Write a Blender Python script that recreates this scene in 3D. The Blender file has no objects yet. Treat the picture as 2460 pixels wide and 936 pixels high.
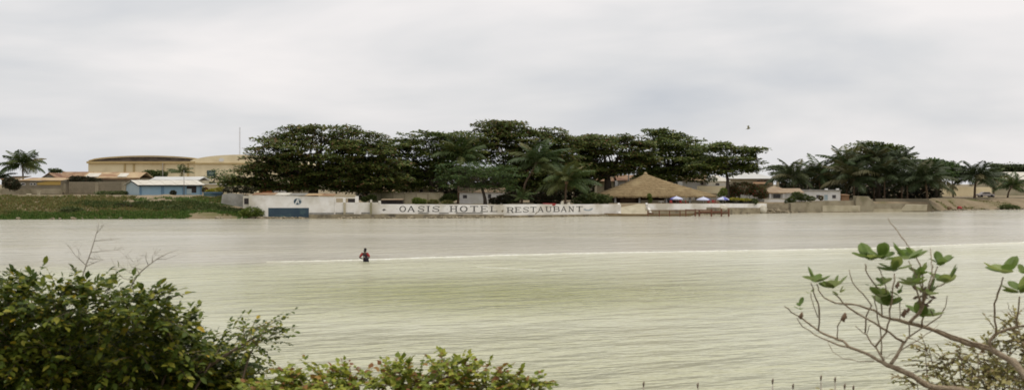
import bpy, bmesh, math, random
import numpy as np
from mathutils import Vector, Matrix

# ------------------------------------------------------------------ camera, sky, sun, exposure
F = 2638.0          # focal length in photo pixels (photo 2460 wide)
CX, HY = 1230.0, 440.0
CAMZ = 5.6
scene = bpy.context.scene
COL = scene.collection
rng = np.random.default_rng(7)
random.seed(7)

cam_d = bpy.data.cameras.new('camera')
cam_d.sensor_width = 36.0
cam_d.lens = 36.0 * F / 2460.0
cam_d.shift_y = -(468.0 - HY) / 2460.0
cam_d.clip_start = 0.1
cam_d.clip_end = 6000
cam_d.dof.use_dof = True
cam_d.dof.focus_distance = 150.0
cam_d.dof.aperture_fstop = 4.0
cam = bpy.data.objects.new('camera', cam_d)
COL.objects.link(cam)
cam.location = (0, 0, CAMZ)
cam.rotation_euler = (math.radians(90), 0, 0)
scene.camera = cam

SUN_EL, SUN_AZ = 74.0, 120.0      # azimuth clockwise from +Y
world = bpy.data.worlds.new('World')
scene.world = world
world.use_nodes = True
wt = world.node_tree
wt.nodes.clear()
w_out = wt.nodes.new('ShaderNodeOutputWorld')
sky = wt.nodes.new('ShaderNodeTexSky')
sky.sky_type = 'NISHITA'
sky.sun_disc = False
sky.sun_elevation = math.radians(SUN_EL)
sky.sun_rotation = math.radians(SUN_AZ)
sky.air_density = 1.2
sky.dust_density = 4.0
bg_sky = wt.nodes.new('ShaderNodeBackground')
bg_sky.inputs[1].default_value = 0.10
wt.links.new(sky.outputs[0], bg_sky.inputs[0])
# overcast: one cloud sheet round the whole sky
tc = wt.nodes.new('ShaderNodeTexCoord')
mp = wt.nodes.new('ShaderNodeMapping')
mp.inputs['Scale'].default_value = (1.0, 1.0, 4.2)
mp.inputs['Location'].default_value = (2.72, 0.4, 1.35)
wt.links.new(tc.outputs['Generated'], mp.inputs[0])
n1 = wt.nodes.new('ShaderNodeTexNoise')
n1.inputs['Scale'].default_value = 2.3
n1.inputs['Detail'].default_value = 5.0
n1.inputs['Roughness'].default_value = 0.50
n1.inputs['Distortion'].default_value = 0.35
wt.links.new(mp.outputs[0], n1.inputs['Vector'])
cr = wt.nodes.new('ShaderNodeValToRGB')
e = cr.color_ramp.elements
e[0].position = 0.30
e[0].color = (0.555, 0.585, 0.635, 1)
e[1].position = 0.64
e[1].color = (0.91, 0.875, 0.865, 1)
m = cr.color_ramp.elements.new(0.47)
m.color = (0.735, 0.735, 0.745, 1)
wt.links.new(n1.outputs['Fac'], cr.inputs[0])
bg_cl = wt.nodes.new('ShaderNodeBackground')
bg_cl.inputs[1].default_value = 1.0
wt.links.new(cr.outputs[0], bg_cl.inputs[0])
mixw = wt.nodes.new('ShaderNodeMixShader')
mixw.inputs[0].default_value = 0.93
wt.links.new(bg_sky.outputs[0], mixw.inputs[1])
wt.links.new(bg_cl.outputs[0], mixw.inputs[2])
wt.links.new(mixw.outputs[0], w_out.inputs[0])

sun_d = bpy.data.lights.new('sun', 'SUN')
sun_d.energy = 1.5
sun_d.angle = math.radians(14)
sun_d.color = (1.0, 0.95, 0.87)
sun = bpy.data.objects.new('sun', sun_d)
COL.objects.link(sun)
_el, _az = math.radians(SUN_EL), math.radians(SUN_AZ)
sdir = Vector((math.sin(_az) * math.cos(_el), math.cos(_az) * math.cos(_el), math.sin(_el)))
sun.rotation_euler = sdir.to_track_quat('Z', 'Y').to_euler()
sun.location = (0, -20, 60)

vs = scene.view_settings
vs.view_transform = 'Standard'
vs.look = 'None'
vs.exposure = 0.06
vs.gamma = 1.0
vs.use_curve_mapping = False
scene.render.engine = 'CYCLES'
scene.cycles.filter_width = 1.7
scene.cycles.max_bounces = 6
scene.cycles.transparent_max_bounces = 8

# ------------------------------------------------------------------ helpers
def at(px, py, Y):
    return Vector(((px - CX) * Y / F, Y, CAMZ - (py - HY) * Y / F))
def X(px, Y): return (px - CX) * Y / F
def Z(py, Y): return CAMZ - (py - HY) * Y / F

SHORE = [(-700, 528), (0, 527), (560, 525), (950, 524.5), (1220, 522.7), (1450, 519), (1700, 516),
         (1840, 512), (1980, 510), (2230, 508.5), (2300, 504.5), (2460, 503), (3200, 502)]
def shoreY(px):
    py = np.interp(px, [s[0] for s in SHORE], [s[1] for s in SHORE])
    return CAMZ * F / (py - HY)

def mat(name, c1, c2=None, scale=3.0, rough=0.85, bump=0.0, bscale=None, detail=4.0, stretch=(1, 1, 1), spec=0.3, c3=None, s3=0.4, lo=0.35, hi=0.65):
    m = bpy.data.materials.new(name)
    m.use_nodes = True
    nt = m.node_tree
    b = nt.nodes['Principled BSDF']
    b.inputs['Roughness'].default_value = rough
    b.inputs['Specular IOR Level'].default_value = spec
    c2 = c2 or tuple(x * 0.75 for x in c1)
    g = nt.nodes.new('ShaderNodeNewGeometry')
    mp = nt.nodes.new('ShaderNodeMapping')
    mp.inputs['Scale'].default_value = stretch
    nt.links.new(g.outputs['Position'], mp.inputs[0])
    n = nt.nodes.new('ShaderNodeTexNoise')
    n.inputs['Scale'].default_value = scale
    n.inputs['Detail'].default_value = detail
    n.inputs['Roughness'].default_value = 0.6
    nt.links.new(mp.outputs[0], n.inputs['Vector'])
    r = nt.nodes.new('ShaderNodeValToRGB')
    r.color_ramp.elements[0].position = lo
    r.color_ramp.elements[0].color = (*c1, 1)
    r.color_ramp.elements[1].position = hi
    r.color_ramp.elements[1].color = (*c2, 1)
    nt.links.new(n.outputs['Fac'], r.inputs[0])
    out = r.outputs[0]
    if c3:
        n3 = nt.nodes.new('ShaderNodeTexNoise')
        n3.inputs['Scale'].default_value = s3
        n3.inputs['Detail'].default_value = 5
        nt.links.new(g.outputs['Position'], n3.inputs['Vector'])
        r3 = nt.nodes.new('ShaderNodeValToRGB')
        r3.color_ramp.elements[0].position = 0.5
        r3.color_ramp.elements[0].color = (0, 0, 0, 1)
        r3.color_ramp.elements[1].position = 0.68
        r3.color_ramp.elements[1].color = (1, 1, 1, 1)
        nt.links.new(n3.outputs['Fac'], r3.inputs[0])
        mx = nt.nodes.new('ShaderNodeMix')
        mx.data_type = 'RGBA'
        mx.inputs['B'].default_value = (*c3, 1)
        nt.links.new(r3.outputs[0], mx.inputs['Factor'])
        nt.links.new(out, mx.inputs['A'])
        out = mx.outputs['Result']
    nt.links.new(out, b.inputs['Base Color'])
    if bump:
        nb = nt.nodes.new('ShaderNodeTexNoise')
        nb.inputs['Scale'].default_value = bscale or scale * 4
        nb.inputs['Detail'].default_value = 4
        nt.links.new(mp.outputs[0], nb.inputs['Vector'])
        bp = nt.nodes.new('ShaderNodeBump')
        bp.inputs['Strength'].default_value = bump
        bp.inputs['Distance'].default_value = 0.1
        nt.links.new(nb.outputs['Fac'], bp.inputs['Height'])
        nt.links.new(bp.outputs[0], b.inputs['Normal'])
    return m

def leafmat(name, stops, trans=0.25, rough=0.55, spec=0.3, per='island'):
    """colour picked per leaf: stops = [(pos, rgb), ...]"""
    m = bpy.data.materials.new(name)
    m.use_nodes = True
    nt = m.node_tree
    b = nt.nodes['Principled BSDF']
    o = nt.nodes['Material Output']
    b.inputs['Roughness'].default_value = rough
    b.inputs['Specular IOR Level'].default_value = spec
    if per == 'island':
        g = nt.nodes.new('ShaderNodeNewGeometry')
        src = g.outputs['Random Per Island']
    else:
        g = nt.nodes.new('ShaderNodeObjectInfo')
        src = g.outputs['Random']
    r = nt.nodes.new('ShaderNodeValToRGB')
    els = r.color_ramp.elements
    els[0].position, els[0].color = stops[0][0], (*stops[0][1], 1)
    els[1].position, els[1].color = stops[-1][0], (*stops[-1][1], 1)
    for p, c in stops[1:-1]:
        q = els.new(p)
        q.color = (*c, 1)
    nt.links.new(src, r.inputs[0])
    nt.links.new(r.outputs[0], b.inputs['Base Color'])
    t = nt.nodes.new('ShaderNodeBsdfTranslucent')
    nt.links.new(r.outputs[0], t.inputs['Color'])
    mx = nt.nodes.new('ShaderNodeMixShader')
    mx.inputs[0].default_value = trans
    nt.links.new(b.outputs[0], mx.inputs[1])
    nt.links.new(t.outputs[0], mx.inputs[2])
    nt.links.new(mx.outputs[0], o.inputs[0])
    return m

def tag(o, label=None, cat=None, group=None, kind=None):
    if label: o['label'] = label
    if cat: o['category'] = cat
    if group: o['group'] = group
    if kind: o['kind'] = kind
    return o

def empty(name, loc, label=None, cat=None, group=None):
    o = bpy.data.objects.new(name, None)
    o.empty_display_size = 0.3
    COL.objects.link(o)
    o.location = loc
    return tag(o, label, cat, group)

def wloc(o):
    v = Vector((0, 0, 0))
    while o is not None:
        v = v + o.location
        o = o.parent
    return v

def link(name, me, parent=None, loc=None):
    o = bpy.data.objects.new(name, me)
    COL.objects.link(o)
    if parent is not None:
        o.parent = parent
    if loc is not None:
        o.location = loc
    return o

def npmesh(name, V, Fq, material, smooth=False):
    V = np.asarray(V, dtype=np.float32)
    Fq = np.asarray(Fq, dtype=np.int32)
    me = bpy.data.meshes.new(name)
    n = Fq.shape[1]
    me.vertices.add(len(V))
    me.vertices.foreach_set('co', V.ravel())
    me.loops.add(Fq.size)
    me.loops.foreach_set('vertex_index', Fq.ravel())
    me.polygons.add(len(Fq))
    me.polygons.foreach_set('loop_start', np.arange(0, Fq.size, n, dtype=np.int32))
    me.polygons.foreach_set('loop_total', np.full(len(Fq), n, dtype=np.int32))
    if smooth:
        me.polygons.foreach_set('use_smooth', np.ones(len(Fq), dtype=bool))
    me.update(calc_edges=True)
    me.materials.append(material)
    return me

class MB:
    """collects shapes in world coordinates, builds one mesh object"""
    def __init__(self):
        self.v, self.f = [], []
    def poly(self, pts):
        i = len(self.v)
        self.v += [tuple(p) for p in pts]
        self.f.append(tuple(range(i, i + len(pts))))
        return self
    def hexa(self, b, t):
        """b, t: four bottom and four top points, same order"""
        i = len(self.v)
        self.v += [tuple(p) for p in b] + [tuple(p) for p in t]
        self.f += [(i + 3, i + 2, i + 1, i), (i + 4, i + 5, i + 6, i + 7)]
        for k in range(4):
            j = (k + 1) % 4
            self.f.append((i + k, i + j, i + 4 + j, i + 4 + k))
        return self
    def box(self, x0, x1, y0, y1, z0, z1):
        return self.hexa([(x0, y0, z0), (x1, y0, z0), (x1, y1, z0), (x0, y1, z0)],
                         [(x0, y0, z1), (x1, y0, z1), (x1, y1, z1), (x0, y1, z1)])
    def pbox(self, p0, p1, q0, q1, Y, dep):
        """box from photo px p0..p1, py q0(top)..q1(bottom) at depth Y, dep metres deep"""
        return self.box(X(p0, Y), X(p1, Y), Y, Y + dep, Z(q1, Y), Z(q0, Y))
    def prism(self, prof, y0, y1):
        """profile [(x,z)...] extruded from y0 to y1"""
        n = len(prof)
        i = len(self.v)
        self.v += [(p[0], y0, p[1]) for p in prof] + [(p[0], y1, p[1]) for p in prof]
        self.f.append(tuple(range(i + n - 1, i - 1, -1)))
        self.f.append(tuple(range(i + n, i + 2 * n)))
        for k in range(n):
            j = (k + 1) % n
            self.f.append((i + k, i + j, i + n + j, i + n + k))
        return self
    def bar(self, A, B, w, h=None):
        """rectangular bar from A to B"""
        h = h or w
        A, B = Vector(A), Vector(B)
        d = (B - A).normalized()
        up = Vector((0, 0, 1)) if abs(d.z) < 0.9 else Vector((0, 1, 0))
        s = d.cross(up).normalized() * (w / 2)
        u = s.cross(d).normalized() * (h / 2)
        return self.hexa([A - s - u, A + s - u, A + s + u, A - s + u], [B - s - u, B + s - u, B + s + u, B - s + u])
    def tube(self, pts, rad, n=6, cap=True):
        pts = [Vector(p) for p in pts]
        i0 = len(self.v)
        prev = None
        for k, p in enumerate(pts):
            d = (pts[min(k + 1, len(pts) - 1)] - pts[max(k - 1, 0)])
            d = d.normalized() if d.length > 1e-9 else Vector((0, 0, 1))
            if prev is None:
                a = Vector((1, 0, 0)) if abs(d.x) < 0.8 else Vector((0, 1, 0))
                s = d.cross(a).normalized()
            else:
                s = (prev - d * prev.dot(d)).normalized()
            prev = s
            t = d.cross(s)
            r = rad[k] if hasattr(rad, '__len__') else rad
            for j in range(n):
                a = 2 * math.pi * j / n
                self.v.append(tuple(p + (s * math.cos(a) + t * math.sin(a)) * r))
        for k in range(len(pts) - 1):
            for j in range(n):
                a, b = i0 + k * n + j, i0 + k * n + (j + 1) % n
                self.f.append((a, b, b + n, a + n))
        if cap:
            self.f.append(tuple(i0 + j for j in range(n - 1, -1, -1)))
            e = i0 + (len(pts) - 1) * n
            self.f.append(tuple(e + j for j in range(n)))
        return self
    def build(self, name, material, parent=None, smooth=False, bevel=0):
        off = wloc(parent) if parent is not None else Vector((0, 0, 0))
        me = bpy.data.meshes.new(name)
        me.from_pydata([(v[0] - off.x, v[1] - off.y, v[2] - off.z) for v in self.v], [], self.f)
        bm = bmesh.new()
        bm.from_mesh(me)
        bmesh.ops.recalc_face_normals(bm, faces=bm.faces)
        if bevel:
            bmesh.ops.bevel(bm, geom=[e for e in bm.edges], offset=bevel, segments=1, affect='EDGES')
        if smooth:
            for f in bm.faces: f.smooth = True
        bm.to_mesh(me)
        bm.free()
        me.materials.append(material)
        return link(name, me, parent)

def fract_noise(x, y, seed=0):
    """cheap smooth pseudo noise on arrays, -1..1"""
    r = np.random.default_rng(seed)
    v = np.zeros_like(np.asarray(x, dtype=float))
    for k in range(5):
        a, b, c = r.uniform(-1, 1, 2), r.uniform(0, 6.28), 1.7 ** k
        v = v + np.sin((x * a[0] + y * a[1]) * c + b) / c ** 0.9
    return v / 2.6

def expand(T, faces, pos, R, sc):
    """instance a leaf template: T (n,3), pos (N,3), R (N,3,3) columns = axes, sc (N,) or (N,3)"""
    N, n = len(pos), len(T)
    sc = np.asarray(sc, dtype=float)
    if sc.ndim == 1: sc = np.repeat(sc[:, None], 3, 1)
    loc = T[None, :, :] * sc[:, None, :]
    V = np.einsum('nij,nkj->nki', R, loc) + pos[:, None, :]
    Fi = (np.asarray(faces)[None] + (np.arange(N) * n)[:, None, None]).reshape(-1, len(faces[0]))
    return V.reshape(-1, 3), Fi

def frames(d, nrm):
    d = d / np.linalg.norm(d, axis=1, keepdims=True)
    s = np.cross(nrm, d)
    s /= np.linalg.norm(s, axis=1, keepdims=True) + 1e-9
    u = np.cross(d, s)
    return np.stack([d, s, u], axis=2)

# leaf templates: x along the leaf, y across, z up
T_QUAD = np.array([(0, 0, 0), (0.5, 0.32, 0.05), (1, 0, -0.08), (0.5, -0.32, 0.05)])
F_QUAD = [(0, 1, 2, 3)]
T_OV = np.array([(0, 0, 0), (0.25, 0.25, 0.05), (0.6, 0.27, 0.04), (1, 0, -0.12), (0.6, -0.27, 0.04), (0.25, -0.25, 0.05), (0.5, 0, -0.02)])
F_OV = [(0, 6, 1), (1, 6, 2), (2, 6, 3), (3, 6, 4), (4, 6, 5), (5, 6, 0)]

# ------------------------------------------------------------------ materials
M = {}
M['white'] = mat('whitewash', (0.85, 0.83, 0.79), (0.76, 0.73, 0.67), 0.7, 0.9, 0.15, 6, c3=(0.56, 0.52, 0.43), s3=0.3)
M['white_clean'] = mat('white_paint', (0.80, 0.79, 0.76), (0.70, 0.68, 0.63), 0.6, 0.85)
M['footing'] = mat('stained_footing', (0.24, 0.20, 0.13), (0.36, 0.31, 0.21), 0.9, 0.95, 0.5, 3, c3=(0.13, 0.11, 0.08), s3=0.6)
M['grey_stain'] = mat('grey_plaster', (0.33, 0.32, 0.29), (0.22, 0.21, 0.18), 0.8, 0.95, 0.2)
M['concrete'] = mat('concrete', (0.34, 0.30, 0.21), (0.26, 0.22, 0.15), 0.6, 0.95, 0.25, 4, c3=(0.19, 0.17, 0.10), s3=0.3)
M['concrete_l'] = mat('pale_concrete', (0.48, 0.43, 0.31), (0.39, 0.34, 0.23), 0.6, 0.95, 0.25, 4, c3=(0.30, 0.27, 0.18), s3=0.3)
M['block'] = mat('block_wall', (0.27, 0.23, 0.16), (0.22, 0.19, 0.13), 0.8, 0.95, 0.2)
M['cream'] = mat('cream_paint', (0.82, 0.72, 0.49), (0.76, 0.65, 0.42), 0.15, 0.9, c3=(0.58, 0.48, 0.29), s3=0.12)
M['cream_d'] = mat('ochre_cornice', (0.52, 0.40, 0.20), (0.44, 0.33, 0.16), 0.3, 0.9)
M['beige'] = mat('beige_plaster', (0.46, 0.41, 0.29), (0.36, 0.32, 0.22), 0.5, 0.95, c3=(0.26, 0.24, 0.14), s3=0.3)
M['yellow'] = mat('yellow_wall', (0.55, 0.38, 0.11), (0.47, 0.32, 0.10), 0.5, 0.9)
M['orange'] = mat('orange_wall', (0.38, 0.13, 0.05), (0.30, 0.10, 0.04), 0.5, 0.9)
M['redpaint'] = mat('red_paint', (0.36, 0.05, 0.045), (0.28, 0.04, 0.035), 2, 0.6)
M['rust'] = mat('rusty_sheet', (0.24, 0.12, 0.06), (0.36, 0.25, 0.15), 0.7, 0.8, c3=(0.17, 0.08, 0.05), s3=0.5)
M['tanroof'] = mat('tan_sheet', (0.50, 0.38, 0.22), (0.40, 0.27, 0.15), 0.5, 0.8, c3=(0.28, 0.15, 0.08), s3=0.25)
M['paleroof'] = mat('pale_sheet', (0.66, 0.62, 0.53), (0.56, 0.52, 0.43), 0.5, 0.7, stretch=(2, .3, 1))
M['greyroof'] = mat('grey_metal_roof', (0.60, 0.59, 0.56), (0.52, 0.51, 0.47), 0.3, 0.6)
M['tileroof'] = mat('brown_tile', (0.30, 0.21, 0.14), (0.38, 0.30, 0.20), 0.7, 0.9, 0.2)
M['darkroof'] = mat('dark_vault', (0.075, 0.062, 0.055), (0.17, 0.14, 0.11), 0.55, 0.9, stretch=(1, 1, 3))
M['blue'] = mat('light_blue_paint', (0.27, 0.43, 0.56), (0.32, 0.47, 0.58), 0.5, 0.85)
M['blue_l'] = mat('pale_blue_paint', (0.37, 0.47, 0.51), (0.42, 0.51, 0.53), 0.5, 0.85)
M['blue_d'] = mat('mid_blue_paint', (0.13, 0.23, 0.34), (0.16, 0.27, 0.37), 0.5, 0.85)
M['navy'] = mat('navy_paint', (0.032, 0.058, 0.085), (0.045, 0.075, 0.10), 0.6, 0.8, c3=(0.09, 0.15, 0.15), s3=0.5)
M['dark'] = mat('dark_opening', (0.035, 0.03, 0.03), (0.05, 0.042, 0.038), 1, 0.9)
M['glass'] = mat('dark_glass', (0.05, 0.048, 0.05), (0.075, 0.065, 0.06), 1, 0.25, spec=0.5)
M['wood'] = mat('weathered_wood', (0.16, 0.10, 0.06), (0.22, 0.15, 0.09), 3, 0.9, stretch=(1, 1, .3))
M['redwood'] = mat('red_brown_wood', (0.20, 0.085, 0.05), (0.15, 0.07, 0.045), 3, 0.85)
M['pirogue'] = mat('bare_boat_wood', (0.46, 0.36, 0.20), (0.36, 0.27, 0.15), 1.2, 0.9)
M['thatch'] = mat('thatch', (0.32, 0.235, 0.125), (0.23, 0.165, 0.085), 1.6, 0.95, 0.6, 9, stretch=(1, 1, 0.5), c3=(0.36, 0.275, 0.15), s3=0.5)
M['paint_dark'] = mat('faded_black_paint', (0.04, 0.038, 0.035), (0.09, 0.085, 0.075), 2.5, 0.9)
M['paint_blue'] = mat('faded_blue_paint', (0.28, 0.34, 0.39), (0.38, 0.42, 0.43), 2.5, 0.9)
M['pole'] = mat('grey_pole', (0.30, 0.28, 0.25), (0.24, 0.22, 0.19), 1, 0.9)
M['mast'] = mat('hazed_mast', (0.66, 0.65, 0.65), (0.60, 0.59, 0.6), 1, 0.7)  # pale grey has the fading by distance haze put into it
M['stone'] = mat('rubble', (0.33, 0.28, 0.19), (0.22, 0.18, 0.12), 2, 0.95, 0.3)
M['rock_w'] = mat('whitewashed_rock', (0.66, 0.62, 0.52), (0.50, 0.46, 0.36), 0.9, 0.95, 0.2)
M['bark'] = mat('bark', (0.085, 0.068, 0.05), (0.055, 0.042, 0.03), 3, 0.95, 0.5, 8)
M['palmbark'] = mat('palm_bark', (0.19, 0.13, 0.085), (0.12, 0.085, 0.055), 4, 0.95, 0.4, stretch=(1, 1, 4))
M['twig'] = mat('dry_twig', (0.23, 0.175, 0.12), (0.15, 0.11, 0.075), 18, 0.9)
M['twig_p'] = mat('pale_twig', (0.46, 0.41, 0.33), (0.36, 0.31, 0.24), 18, 0.9)
M['calo_bark'] = mat('corky_tan_bark', (0.44, 0.355, 0.24), (0.28, 0.21, 0.135), 26, 0.9, 0.5, 60)
M['ground'] = mat('sandy_soil', (0.30, 0.235, 0.15), (0.21, 0.16, 0.095), 0.35, 0.97, 0.3, 2, c3=(0.13, 0.125, 0.045), s3=0.22)
M['nearsoil'] = mat('near_soil', (0.15, 0.11, 0.065), (0.10, 0.085, 0.045), 1.5, 0.97, 0.4, 6)
M['bed'] = mat('river_sand', (0.30, 0.25, 0.16), (0.25, 0.2, 0.13), 0.5, 0.95)
M['foam'] = mat('foam', (0.84, 0.83, 0.74), (0.62, 0.60, 0.46), 1.6, 0.8)
M['skin'] = mat('brown_skin', (0.075, 0.042, 0.028), (0.06, 0.034, 0.022), 6, 0.55)
M['hair'] = mat('black_hair', (0.012, 0.011, 0.010), (0.02, 0.018, 0.016), 30, 0.8)
M['shirt'] = mat('dark_shirt', (0.022, 0.016, 0.022), (0.035, 0.022, 0.028), 10, 0.9)
M['sleeve'] = mat('red_sleeve', (0.36, 0.045, 0.04), (0.28, 0.035, 0.03), 10, 0.9)
M['shorts'] = mat('dark_shorts', (0.014, 0.013, 0.022), (0.022, 0.02, 0.03), 10, 0.9)
M['patch'] = mat('pale_print', (0.70, 0.66, 0.58), (0.55, 0.50, 0.42), 12, 0.9)
M['bird'] = mat('bird_feathers', (0.19, 0.18, 0.12), (0.28, 0.27, 0.19), 5, 0.9)
M['parasol'] = mat('pale_blue_cloth', (0.50, 0.52, 0.68), (0.60, 0.62, 0.74), 1.5, 0.9)
M['parasol_b'] = mat('blue_cloth', (0.12, 0.13, 0.40), (0.16, 0.17, 0.45), 1.5, 0.9)
M['plastic_w'] = mat('white_plastic', (0.72, 0.71, 0.68), (0.66, 0.64, 0.6), 3, 0.5)
M['car'] = mat('pale_car_paint', (0.55, 0.50, 0.48), (0.50, 0.45, 0.43), 1, 0.4)
M['tyre'] = mat('tyre', (0.02, 0.02, 0.02), (0.03, 0.03, 0.03), 3, 0.9)

L = {}
L['almond'] = leafmat('almond_leaf', [(0, (0.068, 0.104, 0.024)), (0.50, (0.105, 0.138, 0.030)), (0.80, (0.185, 0.195, 0.045)), (0.90, (0.155, 0.110, 0.045)), (1, (0.19, 0.09, 0.045))], 0.28)
L['almond2'] = leafmat('almond_leaf_green', [(0, (0.066, 0.105, 0.024)), (0.55, (0.110, 0.148, 0.032)), (0.9, (0.20, 0.21, 0.05)), (1, (0.19, 0.13, 0.045))], 0.28)
L['green'] = leafmat('green_leaf', [(0, (0.042, 0.085, 0.018)), (0.6, (0.072, 0.122, 0.027)), (1, (0.12, 0.165, 0.042))], 0.25)
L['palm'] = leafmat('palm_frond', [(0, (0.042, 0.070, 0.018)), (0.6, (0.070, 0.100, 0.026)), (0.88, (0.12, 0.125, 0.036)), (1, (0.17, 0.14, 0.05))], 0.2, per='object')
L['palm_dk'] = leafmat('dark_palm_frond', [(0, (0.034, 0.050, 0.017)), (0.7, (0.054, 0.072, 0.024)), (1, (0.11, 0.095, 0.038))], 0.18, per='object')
L['bush'] = leafmat('bush_leaf', [(0, (0.042, 0.068, 0.008)), (0.45, (0.092, 0.130, 0.013)), (0.78, (0.18, 0.205, 0.022)), (0.975, (0.31, 0.29, 0.035)), (1, (0.50, 0.36, 0.03))], 0.3)
L['bush_o'] = leafmat('bush_leaf_single', [(0, (0.048, 0.078, 0.009)), (0.45, (0.105, 0.148, 0.014)), (0.78, (0.20, 0.225, 0.024)), (0.965, (0.33, 0.31, 0.035)), (1, (0.52, 0.36, 0.03))], 0.3, per='object')
L['vine'] = leafmat('vine_leaf', [(0, (0.13, 0.18, 0.02)), (0.5, (0.26, 0.30, 0.035)), (0.82, (0.42, 0.42, 0.055)), (0.86, (0.30, 0.16, 0.05)), (0.93, (0.22, 0.085, 0.04)), (1, (0.42, 0.25, 0.05))], 0.3)
L['vine_o'] = leafmat('vine_leaf_single', [(0, (0.14, 0.19, 0.02)), (0.5, (0.28, 0.32, 0.04)), (0.84, (0.44, 0.44, 0.06)), (0.88, (0.33, 0.17, 0.05)), (0.95, (0.22, 0.085, 0.04)), (1, (0.42, 0.25, 0.05))], 0.3, per='object')
L['dry'] = leafmat('dry_bush_leaf', [(0, (0.22, 0.23, 0.06)), (0.5, (0.36, 0.33, 0.11)), (0.8, (0.38, 0.30, 0.14)), (1, (0.16, 0.095, 0.05))], 0.25)
L['calo'] = leafmat('thick_waxy_leaf', [(0, (0.13, 0.20, 0.04)), (0.5, (0.21, 0.30, 0.07)), (0.8, (0.33, 0.40, 0.17)), (1, (0.38, 0.44, 0.11))], 0.42, 0.5, 0.4, per='object')
L['croton'] = leafmat('yellow_leaf', [(0, (0.10, 0.13, 0.02)), (0.4, (0.30, 0.28, 0.03)), (1, (0.48, 0.40, 0.04))], 0.25)
L['redbush'] = leafmat('red_green_leaf', [(0, (0.05, 0.085, 0.018)), (0.5, (0.09, 0.12, 0.03)), (0.72, (0.14, 0.10, 0.035)), (0.85, (0.26, 0.05, 0.035)), (1, (0.33, 0.07, 0.05))], 0.25)
L['shrub'] = leafmat('shrub_leaf', [(0, (0.045, 0.075, 0.018)), (0.6, (0.085, 0.12, 0.03)), (1, (0.16, 0.16, 0.05))], 0.25)
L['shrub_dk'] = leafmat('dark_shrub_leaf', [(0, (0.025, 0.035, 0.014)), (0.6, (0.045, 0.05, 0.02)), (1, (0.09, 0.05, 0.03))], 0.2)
L['lime'] = leafmat('bright_shrub_leaf', [(0, (0.09, 0.14, 0.018)), (0.6, (0.14, 0.19, 0.03)), (1, (0.22, 0.24, 0.05))], 0.25)
L['grass_g'] = leafmat('green_grass', [(0, (0.055, 0.115, 0.018)), (0.6, (0.095, 0.17, 0.03)), (1, (0.17, 0.22, 0.05))], 0.2)
L['grass_d'] = leafmat('dry_grass', [(0, (0.10, 0.13, 0.03)), (0.5, (0.17, 0.185, 0.05)), (0.8, (0.25, 0.20, 0.07)), (1, (0.22, 0.13, 0.055))], 0.2)
L['far'] = leafmat('far_tree_leaf', [(0, (0.06, 0.085, 0.03)), (0.6, (0.09, 0.12, 0.045)), (1, (0.14, 0.16, 0.06))], 0.2)

# ------------------------------------------------------------------ the setting: ground, banks, water
def far_ground():
    pxs = np.concatenate([np.arange(-700, 3200, 12.0)])
    ds = np.array([-4, -1.2, 0.0, 0.5, 0.95, 1.25, 2, 3, 4, 5, 6, 7, 8, 9.5, 11, 13, 15, 18, 22, 28, 36, 50, 75, 120, 200, 400, 800, 1600, 3000.0])
    PX, D = np.meshgrid(pxs, ds)
    Y = shoreY(PX) + D
    XX = (PX - CX) * Y / F
    sm = lambda t: np.clip(t, 0, 1) ** 2 * (3 - 2 * np.clip(t, 0, 1))
    bump = fract_noise(XX * 0.5, Y * 0.6, 3) * 0.28 + fract_noise(XX * 1.4, Y * 1.4, 4) * 0.12
    zl = -0.12 + 3.6 * np.clip(D / 15, 0, 1) ** 0.75 + bump * sm(D / 3) * (1 - sm((D - 14) / 8))
    zl = np.where(D < 0, D * 0.3 - 0.12, zl)
    zm = np.where(D < 3.5, -1.0, 1.95 + 0 * D)
    zr = -0.1 + 2.4 * sm(D / 13) + bump * 0.4 * sm(D / 3) * (1 - sm((D - 12) / 8))
    zr = np.where(D < 0, D * 0.3 - 0.1, zr)
    wl = 1 - sm((PX - 596) / 24)
    wr = sm((PX - 2226) / 12)
    z = zl * wl + zr * wr + zm * (1 - wl - wr)
    z = np.where(D > 400, np.minimum(z, 2.2), z)
    nr, nc = PX.shape
    V = np.stack([XX, Y, z], -1).reshape(-1, 3)
    idx = np.arange(nr * nc).reshape(nr, nc)
    Fq = np.stack([idx[:-1, :-1], idx[:-1, 1:], idx[1:, 1:], idx[1:, :-1]], -1).reshape(-1, 4)
    o = link('ground', npmesh('ground', V, Fq, M['ground'], True))
    tag(o, kind='structure')
far_ground()

def left_z(px, D):
    Y = shoreY(px) + D
    XX = (px - CX) * Y / F
    sm = lambda t: np.clip(t, 0, 1) ** 2 * (3 - 2 * np.clip(t, 0, 1))
    bump = fract_noise(XX * 0.5, Y * 0.6, 3) * 0.28 + fract_noise(XX * 1.4, Y * 1.4, 4) * 0.12
    return -0.12 + 3.6 * np.clip(D / 15, 0, 1) ** 0.75 + bump * sm(D / 3) * (1 - sm((D - 14) / 8))

def near_z(x, y):
    z = np.interp(y, [-60, 3, 5, 7, 9, 12, 17, 22], [4.2, 4.05, 4.0, 3.78, 3.05, 1.8, 0.0, -1.2])
    return z + fract_noise(x * 1.3, y * 1.3, 9) * 0.06
def near_bank():
    xs = np.linspace(-60, 60, 160)
    ys = np.concatenate([np.linspace(-60, 0, 12), np.linspace(1, 22, 60)])
    XX, YY = np.meshgrid(xs, ys)
    ZZ = near_z(XX, YY)
    nr, nc = XX.shape
    idx = np.arange(nr * nc).reshape(nr, nc)
    Fq = np.stack([idx[:-1, :-1], idx[:-1, 1:], idx[1:, 1:], idx[1:, :-1]], -1).reshape(-1, 4)
    o = link('near_bank', npmesh('near_bank', np.stack([XX, YY, ZZ], -1).reshape(-1, 3), Fq, M['nearsoil'], True))
    tag(o, kind='structure')
near_bank()

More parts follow.
